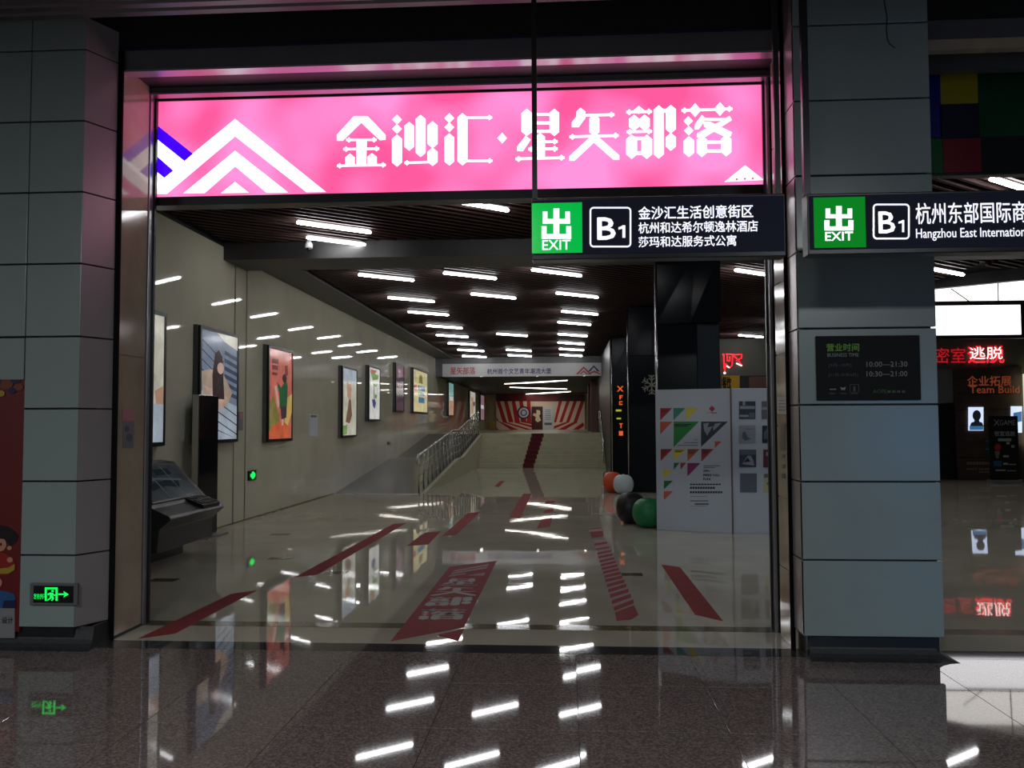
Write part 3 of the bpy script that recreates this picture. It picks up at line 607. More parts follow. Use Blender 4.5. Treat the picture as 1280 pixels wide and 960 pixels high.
# ================================================================== CEILING TUBE LIGHTS
proto = {}
def tube_light(px_, py_, z, label, group):
    p = zp(px_, py_, z) if not isinstance(px_, Vector) else px_
    root = bpy.data.objects.new('ceiling_light', None); C.objects.link(root); root.location = p; root.rotation_euler = (0, 0, AN)
    LOC[root.name] = Vector((0, 0, 0)); tag(root, label, 'ceiling light', group)
    if not proto:
        L = .55; r_ = .033
        mb = MB(); pts = []
        for t in range(13):
            x = -L+2*L*t/12; pts.append(x)
        prof = [(-L-r_, .004)]+[(-L-r_*math.cos(a_), r_*math.sin(a_)) for a_ in (.5, 1.0, 1.5)]+[(L+r_*math.cos(a_), r_*math.sin(a_)) for a_ in (1.5, 1.0, .5)]+[(L+r_, .004)]
        k = 12; vs = []
        for x, rr in prof:
            for j in range(k): vs.append((x, rr*math.cos(2*math.pi*j/k), rr*.7*math.sin(2*math.pi*j/k)))
        fs = [(i*k+j, i*k+(j+1) % k, (i+1)*k+(j+1) % k, (i+1)*k+j) for i in range(len(prof)-1) for j in range(k)]
        mb.add(vs, fs); o1 = mb.build('tube', 'tube', root, smooth=True)
        o2 = B(-L-.03, L+.03, -.03, .03, .035, .09).build('housing', 'beam_dark', root)
        o3 = MB().box(-L*.6-.01, -L*.6+.01, -.01, .01, .09, .12).box(L*.6-.01, L*.6+.01, -.01, .01, .09, .12).build('hanger', 'black_metal', root)
        proto['p'] = (o1, o2, o3)
    else:
        for o in proto['p']:
            c = o.copy(); C.objects.link(c); c.parent = root
    return root
def crop8(lst): return [(330+a/2.7234, 230+b_/2.725) for a, b_ in lst]
ordn = ['nearest', 'second nearest', 'third', 'fourth', 'fifth', 'sixth', 'seventh', 'eighth', 'ninth', 'tenth', 'farthest']
GL = 'tube lights of the slatted ceiling'
colL = crop8([(418, 319), (502, 394), (560, 441), (615, 487), (641, 518), (676, 545), (704, 567), (716, 588), (737, 607)])
colM = crop8([(703, 313), (782, 382), (845, 514), (867, 567), (871, 585)])
colR = crop8([(998, 303), (1067, 379), (1075, 439), (1057, 475), (1051, 515), (1046, 543), (1047, 564), (1045, 584), (1032, 603)])
for nm, cl in (('left', colL), ('middle', colM), ('right', colR)):
    for i, (x, y) in enumerate(cl):
        o_ = 'farthest' if i == len(cl)-1 else ordn[i]+(' from entrance' if i > 1 else '')
        tube_light(x, y, 4.44, 'tube light in the %s row of the dark slatted ceiling, %s' % (nm, o_), GL)
for x, y, z, lb in ((418.5, 284.5, 4.55, 'tube light below the left end of the pink sign, upper of two'), (427, 302.5, 4.55, 'tube light left under the pink sign, lower of two beside the dome camera'),
                    (590.5, 255.5, 4.55, 'white tube light under the middle of the pink sign'), (746, 247, 4.55, 'white tube light above the left hanging exit sign'),
                    (1268, 233, 4.55, 'white tube light at the right edge above the Hangzhou East sign'), (945, 341.6, 4.44, 'white tube light right of the black column, nearer one'),
                    (938.8, 420.3, 4.44, 'tube light right of the black column above the red neon letters'), (1184, 340, 4.44, 'tube light right of the pillar under the Hangzhou East sign')):
    tube_light(x, y, z, lb, GL)
for i, (x, y, z) in enumerate(((3.3, 9.6, 4.55), (4.3, 12.2, 4.55), (4.9, 16.0, 4.44), (6.0, 20.0, 4.44), (7.0, 11.5, 4.55), (6.3, 24.0, 4.44))):  # unseen tubes added behind the pillar to brighten the dark right-hand area
    tube_light(Vector((x, y, z)), 0, 0, 'added unseen white tube light behind the right pillar, %s' % ordn[i], 'added unseen tube lights behind the right pillar')
# dome camera
dp = zp(386, 306, 4.5); dc = empty('dome_camera', (dp.x, dp.y, 4.42), 'small grey dome camera on the slatted ceiling left under the pink sign', 'camera')
MB().lathe((dp.x, dp.y, 4.44), [(.005, -.05), (.035, -.035), (.05, 0)], 16).build('dome', 'black_gloss', dc, smooth=True)
MB().lathe((dp.x, dp.y, 4.44), [(.06, 0), (.065, .05), (.02, .16)], 16).build('mount', 'camera_white', dc, smooth=True)
# crescent lights in the far room
for i, (xa, ya, xb, yb2, th_, lb) in enumerate(((-3.1, 43.2, .1, 40.2, .26, 'nearest one'), (-3.1, 47.2, .1, 50.2, .28, 'middle one'),
        (-2.7, 58.0, .35, 54.0, .45, 'farthest one'))):
    mb = MB(); n = 18; top = []; bot = []
    for k in range(n+1):
        t = k/n; x = xa+(xb-xa)*t; wdt = th_*(.04+math.sin(math.pi*(.02+.95*t**1.25)))
        cy = ya+(yb2-ya)*t+.2*math.sin(math.pi*t); top.append((x, cy+wdt, 3.70)); bot.append((x, cy-wdt, 3.70))
    mb.prism(bot+top[::-1], (0, 0, .024))
    tag(mb.build('crescent_light', 'crescent'), 'crescent shaped warm light under the low ceiling beyond the stairs, '+lb, 'ceiling light', 'crescent lights beyond the stairs')
for i, (x, lb) in enumerate(((-3.6, 'left'), (-1.2, 'middle'), (.8, 'right'))):
    for j, y in enumerate((36.08, 36.22)):
        tag(MB().lathe((x, y, 3.692), [(.05, 0), (.05, .008)], 12).build('downlight', 'spot'), 'small round downlight in the underside of the far banner beam, %s pair, %s' % (lb, ('nearer', 'farther')[j]), 'ceiling light', 'downlights behind the banner beam')
# ================================================================== LIGHT BOX POSTERS ON LEFT WALL
PC = {'slate': (120, 132, 150), 'slate_d': (66, 76, 96), 'paleblue': (170, 182, 195), 'hair': (58, 44, 46), 'skin': (205, 170, 155), 'beige': (180, 160, 142), 'coral': (196, 108, 92), 'orange': (204, 96, 62),
      'olive': (134, 124, 66), 'sand': (206, 176, 100), 'green': (42, 92, 58), 'maroon': (120, 54, 54), 'cream': (205, 202, 185), 'brown': (128, 96, 78), 'tan': (190, 150, 124), 'leaf': (120, 160, 84), 'violet': (84, 78, 140), 'plum': (72, 52, 66),
      'plum_l': (150, 110, 128), 'blue': (52, 120, 160), 'straw': (214, 204, 150), 'red': (176, 50, 50), 'teal': (130, 180, 176), 'white': (226, 226, 220)}
for k_, v_ in PC.items():
    m_ = glow('pic_'+k_, v_, .6); nt = m_.node_tree; tc = nt.nodes.new('ShaderNodeTexCoord')      # photographic tone variation of the print
    n_ = nt.nodes.new('ShaderNodeTexNoise'); n_.inputs['Scale'].default_value = 3; n_.inputs['Detail'].default_value = 4; n_.inputs['Roughness'].default_value = .65
    nt.links.new(tc.outputs['Object'], n_.inputs['Vector']); r_ = nt.nodes.new('ShaderNodeValToRGB'); c_ = lin(v_)
    r_.color_ramp.elements[0].position = .3; r_.color_ramp.elements[1].position = .7
    r_.color_ramp.elements[0].color = (*[q*.7 for q in c_], 1); r_.color_ramp.elements[1].color = (*[min(1, q*1.25+.01) for q in c_], 1)
    nt.links.new(n_.outputs['Fac'], r_.inputs['Fac']); nt.links.new(r_.outputs['Color'], nt.nodes['Principled BSDF'].inputs['Emission Color'])
def poster(y0, y1, z0, z1, label, bg, shapes_, split=None):
    r_ = empty('poster_lightbox', (LWX, (y0+y1)/2, z0), label, 'poster')
    X = LWX+.10; t = .05
    B(LWX, X-.03, y0-.012, y1+.012, z0-.01, z1+.01).build('case', 'beam_grey', r_)
    for q_ in ((y0, y1, z1-t, z1), (y0, y1, z0, z0+t), (y0, y0+t, z0+t, z1-t), (y1-t, y1, z0+t, z1-t)):
        B(LWX+.02, X+.012, *q_).build('frame', 'black_metal', r_)
    B(X-.01, X, y0+t, y1-t, z0+t, z1-t).build('picture', 'pic_'+bg, r_)
    pl_ = leftw(X); wy = y1-y0-2*t; hz = z1-z0-2*t
    for k, (nm, m_, pts) in enumerate(shapes_):
        pts2 = [[(y0+t+min(1, max(0, a))*wy, z1-t-min(1, max(0, b__))*hz) for a, b__ in pp] for pp in pts]
        pl_.shapes(pts2, nm, 'pic_'+m_, r_, e=.0015+.0012*k, th=.001)
    return r_
def diag(n, sl, t, x0=0, x1=1, y0=0.0, dy=.1): return [[(x0, y0+dy*i), (x1, y0+dy*i+sl), (x1, y0+dy*i+sl+t), (x0, y0+dy*i+t)] for i in range(n)]
poster(9.9, 11.24, 1.37, 3.17, 'narrow visible light box poster at the far left behind the jamb', 'cream', [('figure', 'tan', [[(.8, .6), (1, .55), (1, .75), (.85, .75)]]), ('ground', 'paleblue', [[(0, .7), (1, .7), (1, 1), (0, 1)]])])
poster(12.32, 13.82, 1.37, 3.145, 'light box poster of a long haired girl before blue boards, behind the black totem', 'slate',
       [('boards', 'paleblue', [[(0, .55), (1, .68), (1, 1), (0, 1)]]), ('board_line', 'slate_d', diag(4, .18, .012, 0, .6, .08, .09)+diag(4, .15, .012, .35, 1, .62, .09)), ('shutter', 'slate_d', [[(.62, .15+.075*i), (1, .2+.075*i), (1, .24+.075*i), (.62, .19+.075*i)] for i in range(6)]),
        ('top_corner', 'cream', [[(.4, 0), (1, 0), (1, .13), (.6, .07)]]), ('dress', 'beige', [[(0, .38), (.25, .35), (.62, .4), (.85, .55), (.7, .68), (.3, .72), (.05, .6)]]),
        ('arm', 'skin', [[(.05, .5), (.45, .55), (.7, .6), (.65, .66), (.3, .62)], [(.45, .62), (.6, .6), (.55, .74), (.45, .7)]]), ('long_hair', 'hair', [[(.35, .2), (.45, .16), (.55, .22), (.58, .4), (.62, .62), (.3, .62), (.28, .4)]]), ('face', 'skin', [disc(.5, .33, .09, .055, 14)])])
poster(15.25, 16.65, 1.335, 3.12, 'coral light box poster of a person in a dark green top', 'coral',
       [('caption', 'maroon', [rect(.1, .1, .38, .16), rect(.12, .18, .36, .23), rect(.12, .26, .34, .29)]), ('drape', 'olive', [[(0, .6), (.18, .52), (.45, .75), (.45, .95), (0, .95)]]), ('drape', 'sand', [[(.72, .55), (1, .48), (1, .7), (.82, .85), (.68, .82)]]),
        ('floor_shape', 'orange', [[(0, .93), (.2, .84), (.6, .8), (.95, .88), (.9, 1), (0, 1)]]), ('top', 'green', [[(.32, .36), (.5, .42), (.72, .32), (.8, .4), (.76, .64), (.45, .66), (.42, .5)]]), ('skirt', 'plum', [[(.48, .64), (.76, .63), (.74, .76), (.52, .78)]]),
        ('arm', 'skin', [[(.22, .42), (.3, .4), (.42, .6), (.38, .66), (.3, .56)], [(.55, .78), (.62, .78), (.6, .85), (.54, .85)]]), ('head', 'hair', [disc(.64, .31, .1, .05, 14)]), ('neck', 'maroon', [rect(.66, .16, .78, .27)])])
poster(20.44, 21.9, 1.335, 3.095, 'pale light box poster of a standing figure in a long brown dress', 'cream',
       [('sky', 'paleblue', [[(0, 0), (1, 0), (1, .2), (0, .2)]]), ('dress', 'brown', [[(.42, .45), (.58, .45), (.66, .7), (.5, .82), (.2, .8), (.35, .6)]]), ('figure', 'tan', [[(.25, .2), (.4, .22), (.55, .22), (.62, .3), (.56, .46), (.42, .46), (.3, .4)]]), ('grass', 'leaf', [[(0, .86), (.3, .84), (.3, .98), (0, 1)]])])
poster(23.25, 24.68, 1.755, 3.30, 'pale light box poster with green leaves over a violet vase', 'white',
       [('leaf', 'leaf', [[(.1, .08), (.9, .12), (.8, .2), (.3, .24)], [(.3, .3), (.9, .28), (.6, .36)], [(.5, .5), (.75, .52), (.65, .6), (.5, .58)]]), ('flower', 'coral', [[(.1, .03), (.7, .03), (.5, .1), (.1, .1)]]), ('stem', 'green', [rect(.4, .3, .46, .6)]), ('vase', 'violet', [[(.25, .62), (.5, .6), (.62, .68), (.5, .8), (.32, .74)]])])
poster(27.0, 28.42, 2.06, 3.65, 'dark purple light box poster above the ramp', 'plum', [('face', 'plum_l', [[(.2, .08), (.8, .08), (.75, .25), (.3, .28)], [(.1, .38), (.9, .42), (.8, .5), (.2, .48)]]), ('spots', 'cream', [rect(.3, .12, .5, .16)])])
poster(30.12, 33.3, 2.075, 3.70, 'wide straw coloured light box poster with blue squares above the ramp', 'straw', [('square', 'blue', [rect(.3, .36, .8, .48), rect(.35, .52, .78, .6), rect(.35, .64, .78, .78)]), ('label_patch', 'red', [rect(.02, .36, .22, .5)]), ('figure', 'olive', [[(.4, .1), (.6, .08), (.65, .3), (.35, .3)]])])
poster(39.35, 41.2, 2.05, 3.66, 'teal and orange light box poster beyond the banner beam, first of the far wall', 'teal', [('lower', 'tan', [rect(0, .5, 1, 1)]), ('mid', 'white', [rect(.2, .42, .9, .55)])])
poster(48.2, 51.2, 1.9, 3.6, 'light box poster beyond the dark wall joint near the rail top', 'cream', [('figure', 'tan', [rect(.2, .2, .6, .8)]), ('spot', 'plum', [rect(.6, .35, .9, .5)])])
poster(54.3, 56.8, 1.9, 3.6, 'farthest light box poster on the left wall', 'plum_l', [('band', 'white', [rect(.1, .4, .9, .55)])])
# small things on the left wall
flat('notice_white', (205, 208, 216), .4); flat('notice_grey', (120, 116, 110), .4)
lp = leftw(LWX)
def onwall(name, label, cat, x0_, y0_, x1_, y1_, m_, th=.01, extra=None):
    a = lp.px(x0_, y1_); b__ = lp.px(x1_, y0_); r_ = empty(name, (LWX, (a[0]+b__[0])/2, a[1]), label, cat)
    B(LWX+.001, LWX+th, a[0], b__[0], a[1], b__[1]).build('plate', m_, r_)
    w_ = b__[0]-a[0]; h_ = b__[1]-a[1]
    if extra: B(LWX+th, LWX+th+.003, a[0]+w_*.15, b__[0]-w_*.15, a[1]+h_*extra[0], a[1]+h_*extra[1]).build('print', extra[2], r_)
    return r_
onwall('wall_notice', 'white paper notice on the left wall beside the coral poster', 'notice', 386, 518, 396.5, 546, 'notice_white', .012, (.86, .97, 'notice_grey'))
onwall('wall_label', 'small pink and grey label on the narrow stone strip right of the girl poster', 'label', 298, 515, 303.5, 538, 'sticker_grey', .006, (.6, .95, 'sticker_pink'))
onwall('wall_socket', 'small dark socket on the left wall under the plum poster', 'socket', 472, 497, 475, 503, 'notice_grey', .012, (.3, .7, 'black'))
onwall('wall_socket', 'small dark socket low on the left wall at the foot of the ramp', 'socket', 484, 551.5, 487.5, 556, 'notice_grey', .012, (.3, .7, 'black'))
gx = lp.px(314, 594); ge = empty('exit_floor_light', (LWX, gx[0], gx[1]-.08), 'small green glowing exit marker low on the left wall', 'exit light')
B(LWX+.001, LWX+.03, gx[0]-.17, gx[0]+.17, gx[1]-.085, gx[1]+.085).build('case', 'black_metal', ge)
lp2 = leftw(LWX+.03)
lp2.shapes([rect(gx[0]-.12, gx[1]-.03, gx[0]+.06, gx[1]+.03), [(gx[0]+.05, gx[1]-.06), (gx[0]+.13, gx[1]), (gx[0]+.05, gx[1]+.06)], rect(gx[0]-.05, gx[1]-.065, gx[0]+.03, gx[1]+.065)], 'arrow', 'green_arrow', ge)
# ================================================================== KIOSK AND TOTEM
ki = empty('touch_kiosk', (-5.0, 10.2, 0), 'dark console with a slanted touch screen standing against the left wall', 'kiosk')
ky0, ky1 = 9.35, 10.85
MB().prism([(-5.45, ky0, .0), (-4.95, ky0, .0), (-4.95, ky0, .42), (-5.45, ky0, .42)], (0, 1.42, 0)).build('pedestal', 'kiosk', ki)
MB().prism([(-5.46, ky0, .42), (-4.95, ky0, .18), (-4.60, ky0, .20), (-4.58, ky0, .46), (-4.44, ky0, .58), (-4.47, ky0, .62), (-4.66, ky0, .70), (-5.12, ky0, 1.17), (-5.30, ky0, 1.20), (-5.46, ky0, 1.16)], (0, ky1-ky0, 0)).build('body', 'kiosk', ki, bevel=.012)
nrm = Vector((.47, 0, .46)).normalized(); sl = Vector((-.46, 0, .47)).normalized()
kp = Plane(Vector((-4.68, ky0, .722)), (0, 1, 0), sl, nrm)
kp.shapes([rect(.08, .03, 1.42, .60)], 'bezel', 'black', ki, e=.001, th=.012)
kp.shapes([rect(.12, .06, 1.38, .57)], 'touch_screen', 'screen_glass', ki, e=.013, th=.002)
flat('map_dark', (62, 74, 82), .1); flat('map_pale', (150, 165, 172), .1); flat('key', (16, 17, 19), .4)
kp.shapes([[(.3, .2), (.7, .25), (1.0, .2), (1.1, .3), (.8, .34), (.4, .3)], rect(.2, .42, .5, .5), rect(.7, .42, 1.1, .52)], 'map_print', 'map_dark', ki, e=.0155, th=.001)
kp.shapes([[(.25, .3), (.6, .36), (1.2, .3), (1.2, .33), (.6, .39), (.25, .33)], rect(.55, .08, .58, .56), rect(.95, .08, .97, .56)], 'map_line', 'map_pale', ki, e=.017, th=.001)
kd = MB().prism([(-4.80, 10.25, .70), (-4.46, 10.25, .61), (-4.46, 10.25, .66), (-4.80, 10.25, .79)], (0, .5, 0)).build('keyboard', 'black', ki, bevel=.008)
n2 = Vector((.13, 0, .34)).normalized(); s2_ = Vector((-.34, 0, .13)).normalized()
kpl = Plane(Vector((-4.47, 10.27, .662)), (0, 1, 0), s2_, n2)
for r_ in range(4):
    for c_ in range(5): kpl.shapes([rect(.03+c_*.09, .03+r_*.075, .105+c_*.09, .09+r_*.075)], 'key', 'key', kd, e=.001, th=.008)
B(-4.72, -4.45, 11.4, 12.3, 0, .03).build('foot_plate', 'rail_metal', ki) if False else None
to = empty('display_totem', (-5.32, 12.3, 0), 'tall black display totem with silver edge in front of the girl poster', 'display')
B(-5.40, -5.30, 11.98, 12.64, .0, 2.09).build('body', 'steel', to, bevel=.006)
B(-5.30, -5.285, 11.985, 12.635, .03, 2.08).build('screen', 'black_gloss', to)
B(-5.52, -5.12, 11.95, 12.67, 0, .03).build('base', 'rail_metal', to)
# ================================================================== FLOOR TAPES
ft = Plane((0, 0, 0), (1, 0, 0), (0, 1, 0), (0, 0, 1))
def tape(pts, label, m_='tape_red'):
    mb = MB(); mb.prism([zp(x, y)+Vector((0, 0, .0005)) for x, y in pts], (0, 0, .0015))
    return tag(mb.build('floor_tape', m_), label, 'floor tape')
tape([(171.6, 798.8), (219, 792), (321.6, 737.8), (288.8, 742.5)], 'dark red floor tape at the lower left by the left jamb')
tape([(368.4, 721.6), (396.6, 718.4), (507.5, 654), (492, 655)], 'long dark red floor tape left of the middle')
tape([(508, 682.5), (535.3, 680.6), (551.9, 663.8), (530.6, 666)], 'short dark red floor tape right of the long left one')
tape([(552.5, 670), (569.7, 668.8), (600.3, 640), (585.3, 641)], 'dark red floor tape slanting towards the ramp')
tape([(636.9, 646.6), (650, 648.5), (664.5, 616.9), (654, 617.5)], 'dark red floor tape in the middle below the carpet reflection')
tape([(671, 661), (688, 658), (690, 647), (676, 650)], 'small dark red floor piece near the corridor middle, nearest of three')
tape([(679, 642), (691, 640), (692, 636), (682, 637)], 'small dark red floor piece, middle of three in the corridor middle')
tape([(681, 630), (692, 629.5), (693, 626), (683, 626.5)], 'small dark red floor piece, farthest of three in the corridor middle')
tape([(618, 608), (624, 608.5), (631, 601), (625, 601.5)], 'tiny dark red floor tape before the foot of the stairs')
tape([(826.6, 706), (850, 709), (904, 776.6), (868.8, 768.4)], 'dark red floor tape in front of the white display board')
lt = empty('floor_banner', (zp(560, 750).x, zp(560, 750).y, 0), 'large dark red floor sticker with four pale characters before the threshold', 'floor sticker')
KF = (480, 690, 8)
ft.shapes([[(65, 895), (655, 150), (1128, 88), (800, 755), (430, 825)]], 'red_sheet', 'tape_red', lt, px=KF, e=.0008, th=.0012)
ft.shapes([[(520, 832), (800, 770), (745, 893), (715, 884)]], 'tail', 'tape_red', lt, px=KF, e=.0008, th=.0012)
ft.shapes([[(690, 200), (700, 185), (1050, 120), (1040, 140)], [(670, 225), (684, 207), (1035, 148), (1028, 165)], [(830, 237), (1010, 207), (1000, 238)], [(640, 250), (660, 232), (820, 212), (810, 225)]], 'pale_bar', 'tape_pink', lt, px=KF, e=.0022, th=.0004)
def bil(qd, u, v): a, b__, c, d = qd; return (a[0]*(1-u)*(1-v)+b__[0]*u*(1-v)+c[0]*u*v+d[0]*(1-u)*v, a[1]*(1-u)*(1-v)+b__[1]*u*(1-v)+c[1]*u*v+d[1]*(1-u)*v)
for nm, bx4, qd in (('xing', (20, 105, 295, 400), [(640, 262), (955, 262), (950, 335), (560, 335)]), ('shi', (316, 105, 592, 403), [(545, 345), (950, 350), (915, 440), (465, 440)]),
                    ('bu', (630, 92, 905, 392), [(460, 450), (890, 450), (860, 535), (400, 545)]), ('luo', (935, 80, 1216, 382), [(375, 562), (832, 570), (785, 680), (320, 680)])):
    pl_ = [[bil(qd, (a-bx4[0])/(bx4[2]-bx4[0]), (b__-bx4[1])/(bx4[3]-bx4[1])) for a, b__ in pp] for pp in G2[nm]]
    ft.shapes(pl_, 'character', 'tape_white', lt, px=KF, e=.0022, th=.0004)
hs = empty('striped_floor_tape', (zp(760, 720).x, zp(760, 720).y, 0), 'floor strip of short dark red bars leading past the display board', 'floor sticker')
KH = (720, 640, 6.4)
ft.shapes([[(140, 225), (245, 218), (465, 738), (310, 800)], [(95, 130), (200, 118), (222, 195), (125, 210)]], 'pale_sheet', 'tape_pink', hs, px=KH, e=.0008, th=.0008)
LY = [262, 300, 335, 365, 398, 428, 457, 487, 520, 552, 592, 632, 675, 724, 778]; RY = [245, 283, 312, 341, 370, 399, 428, 457, 488, 519, 553, 588, 628, 670, 716]
bars = [[(140+(a-240)*.30, a-t), (240+(b__-225)*.445, b__-t), (240+(b__-225)*.445+3, b__+t), (140+(a-240)*.30+3, a+t)] for k, (a, b__) in enumerate(zip(LY, RY)) for t in [8 if k == 0 else 5+k*.75]]
for q_ in bars+[[(312, 806), (463, 746), (500, 825), (440, 862), (325, 872)], [(110, 160), (215, 152), (222, 195), (125, 210)], [(97, 134), (202, 123), (204, 130), (100, 142)]]:
    ft.shapes([q_], 'red_bar', 'tape_red', hs, px=KH, e=.0018, th=.0005)
# ================================================================== RAILINGS
def rail(label, pts, post_pts, side=0, grp=None):
    r_ = empty('handrail', pts[0], label, 'railing')
    up = Vector((0, 0, 1)); P = [Vector(p) for p in pts]
    first = P[0]+up*.9
    MB().tube([P[0]+up*.70-Vector((0, .22, 0)), P[0]+up*.86-Vector((0, .25, 0)), P[0]+up*.9-Vector((0, .15, 0))]+[p+up*.9 for p in P], .026, 8).build('top_rail', 'steel', r_, smooth=True)
    for h in (.62, .40, .18): MB().tube([p+up*h for p in P], .011, 6).build('lower_rail', 'steel', r_, smooth=True)
    for p in post_pts: MB().tube([Vector(p), Vector(p)+up*.9], .02, 8).build('post', 'steel', r_, smooth=True)
    return r_
def rz(y):
    for (ya, za), (yb_, zb_) in (((20.1, 0), (26.4, .57)), ((26.4, .57), (27.8, .57)), ((27.8, .57), (34.1, ZT))):
        if y <= yb_: return za+(zb_-za)*(y-ya)/(yb_-ya)
    return ZT
ys = [20.25+i*(34.1-20.25)/13 for i in range(14)]
ys = [20.25+i*(34.1-20.25)/20 for i in range(21)]
rail('steel railing with posts climbing beside the ramp on the left', [(-3.52, y, rz(y)) for y in (20.25, 26.4, 27.8, 34.1)], [(-3.52, y, rz(y)) for y in ys])
rail('steel railing at the right edge of the far stairs', [(1.42, 32.2, .17), (1.42, 34.5, ZT), (1.42, 35.8, ZT)], [(1.42, 32.25, ZT/8), (1.42, 33.15, ZT/2), (1.42, 34.5, ZT), (1.42, 35.8, ZT)])
# ================================================================== BLACK COLUMNS
def column(y, label):
    c = empty('black_column', (2.02, y+.5, 0), label, 'column'); x0_, x1_ = 1.5, 2.53; k = .33
    MB().prism([(x0_, y+.12, 0), (x0_+.65, y, 0), (x1_, y+.05, 0), (x1_, y+1, 0), (x0_+.075, y+1, 0)], (0, 0, 3.28)).build('shaft', 'column_black', c)
    MB().prism([(x0_+.665, y-.004, 0), (x1_-.01, y+.045, 0), (x1_-.01, y+.06, 0), (x0_+.665, y+.012, 0)], (0, 0, 3.27)).build('facing_panel', 'column_slate', c)
    mb = MB(); lo = [(x0_, y+.12, 3.28), (x0_+.65, y, 3.28), (x1_, y+.05, 3.28), (x1_, y+1, 3.28), (x0_+.075, y+1, 3.28)]
    hi = [(x0_, y+.12, 4.45), (x0_+.65, y+.0, 4.45), (x1_, y-.12, 4.45), (x1_, y+1, 4.45), (x0_+.075, y+1, 4.45)]
    mid = [(x0_, y+.12, 3.29), (x0_+.55, y-.02, 3.29), (x1_, y-.10, 3.29), (x1_, y+1, 3.29), (x0_+.075, y+1, 3.29)]
    mb.add(mid+hi, [(4, 3, 2, 1, 0), (5, 6, 7, 8, 9)]+[(i, (i+1) % 5, (i+1) % 5+5, i+5) for i in range(5)]).build('capital', 'column_black', c)
    MB().tube([(x0_+.012, y+.10, 0), (x0_+.012, y+.10, 4.45)], .016, 10).build('corner_trim', 'steel', c, smooth=True)
    return c
column(14.0, 'nearest glossy black column, behind the white display board')
column(20.5, 'second glossy black column, with the silver snowflake')
column(27.7, 'farthest glossy black column, with the small neon letters')
fs_ = front(20.44); sn = empty('snowflake', (yp(815, 481, 20.4).x, 20.42, yp(815, 481, 20.4).z-.25), 'silver snowflake decoration hung on the second black column', 'decoration')
cu, cvv = fs_.px(814.5, 481)
flat('snow', (150, 150, 140), .4)
for k in range(6):
    an = math.radians(30+60*k); d_ = Vector((math.cos(an), math.sin(an))); n_ = Vector((-d_.y, d_.x)); c_ = Vector((cu, cvv)); w_ = .014
    R_ = .23; pl_ = [[tuple(c_+n_*w_), tuple(c_+d_*R_+n_*w_), tuple(c_+d_*R_-n_*w_), tuple(c_-n_*w_)]]
    for t_ in (.45, .75):
        for s_ in (1, -1):
            a_ = c_+d_*R_*t_; e_ = a_+(d_*.7+n_*s_*.8)*.085; pp = (e_-a_).normalized(); nn2 = Vector((-pp.y, pp.x))*.010
            pl_.append([tuple(a_+nn2), tuple(e_+nn2), tuple(e_-nn2), tuple(a_-nn2)])
    fs_.shapes(pl_, 'arm', 'snow', sn, e=.01, th=.015)
fn = front(27.6); ne = empty('neon_letters', (yp(773, 520, 27.6).x, 27.58, yp(773, 544, 27.6).z), 'vertical orange and yellow neon characters on the farthest black column', 'neon sign')
KN = (740, 470, 4.365)
fn.shapes([[(136, 55), (144, 55), (172, 85), (164, 85)], [(164, 55), (172, 55), (144, 85), (136, 85)]], 'letter', 'neon_orange', ne, px=KN)
fn.shapes([rect(150, 105, 156, 128), rect(150, 105, 168, 110), rect(150, 115, 165, 119)], 'letter', 'neon_orange', ne, px=KN)
fn.shapes([rect(148, 138, 166, 143), rect(148, 152, 166, 158), rect(148, 143, 153, 152)], 'letter', 'neon_orange', ne, px=KN)
fn.shapes([rect(130, 183, 160, 193), rect(134, 228, 158, 236)], 'letter', 'neon_yellow', ne, px=KN)
fn.shapes([rect(149, 258, 167, 263), rect(155, 263, 161, 285)], 'letter', 'neon_orange', ne, px=KN)
fn.shapes([rect(147, 300, 169, 325)], 'letter', 'neon_orange', ne, px=KN)
# ================================================================== POUFS
flat('pouf_orange', (205, 78, 40), .4); flat('pouf_white', (190, 204, 208), .35); flat('pouf_black', (12, 14, 14), .4); flat('pouf_green', (22, 120, 66), .4)
def pouf(x, y, r_, h, m_, label):
    p = empty('pouf', (x, y, 0), label, 'pouf'); n = 24; prof = []
    for k in range(11):
        a_ = -math.pi/2+math.pi*k/10; prof.append((max(.01, r_*abs(math.cos(a_))**.62), h/2+h/2*math.sin(a_)*(1 if k else 1)))
    mb = MB(); mb.lathe((x, y, 0), prof, n)
    nb = len(mb.V)
    for i, v in enumerate(mb.V):
        j = i % n; f_ = 1-.05*(abs(math.cos(j*math.pi*4/n))**6); v.x = x+(v.x-x)*f_; v.y = y+(v.y-y)*f_
    mb.build('cushion', m_, p, smooth=True)
    MB().lathe((x, y, h), [(.03, -.02), (.03, .006), (.01, .012)], 10).build('button', m_, p, smooth=True)
pouf(1.12, 20.62, .245, .49, 'pouf_orange', 'round orange pouf half hidden behind the white one')
pouf(1.35, 20.18, .25, .45, 'pouf_white', 'round white pouf in front of the farthest black column')
pouf(1.07, 14.2, .26, .51, 'pouf_black', 'round black pouf behind the green one left of the display board')
pouf(1.31, 13.68, .27, .46, 'pouf_green', 'round green pouf partly hidden by the white display board')
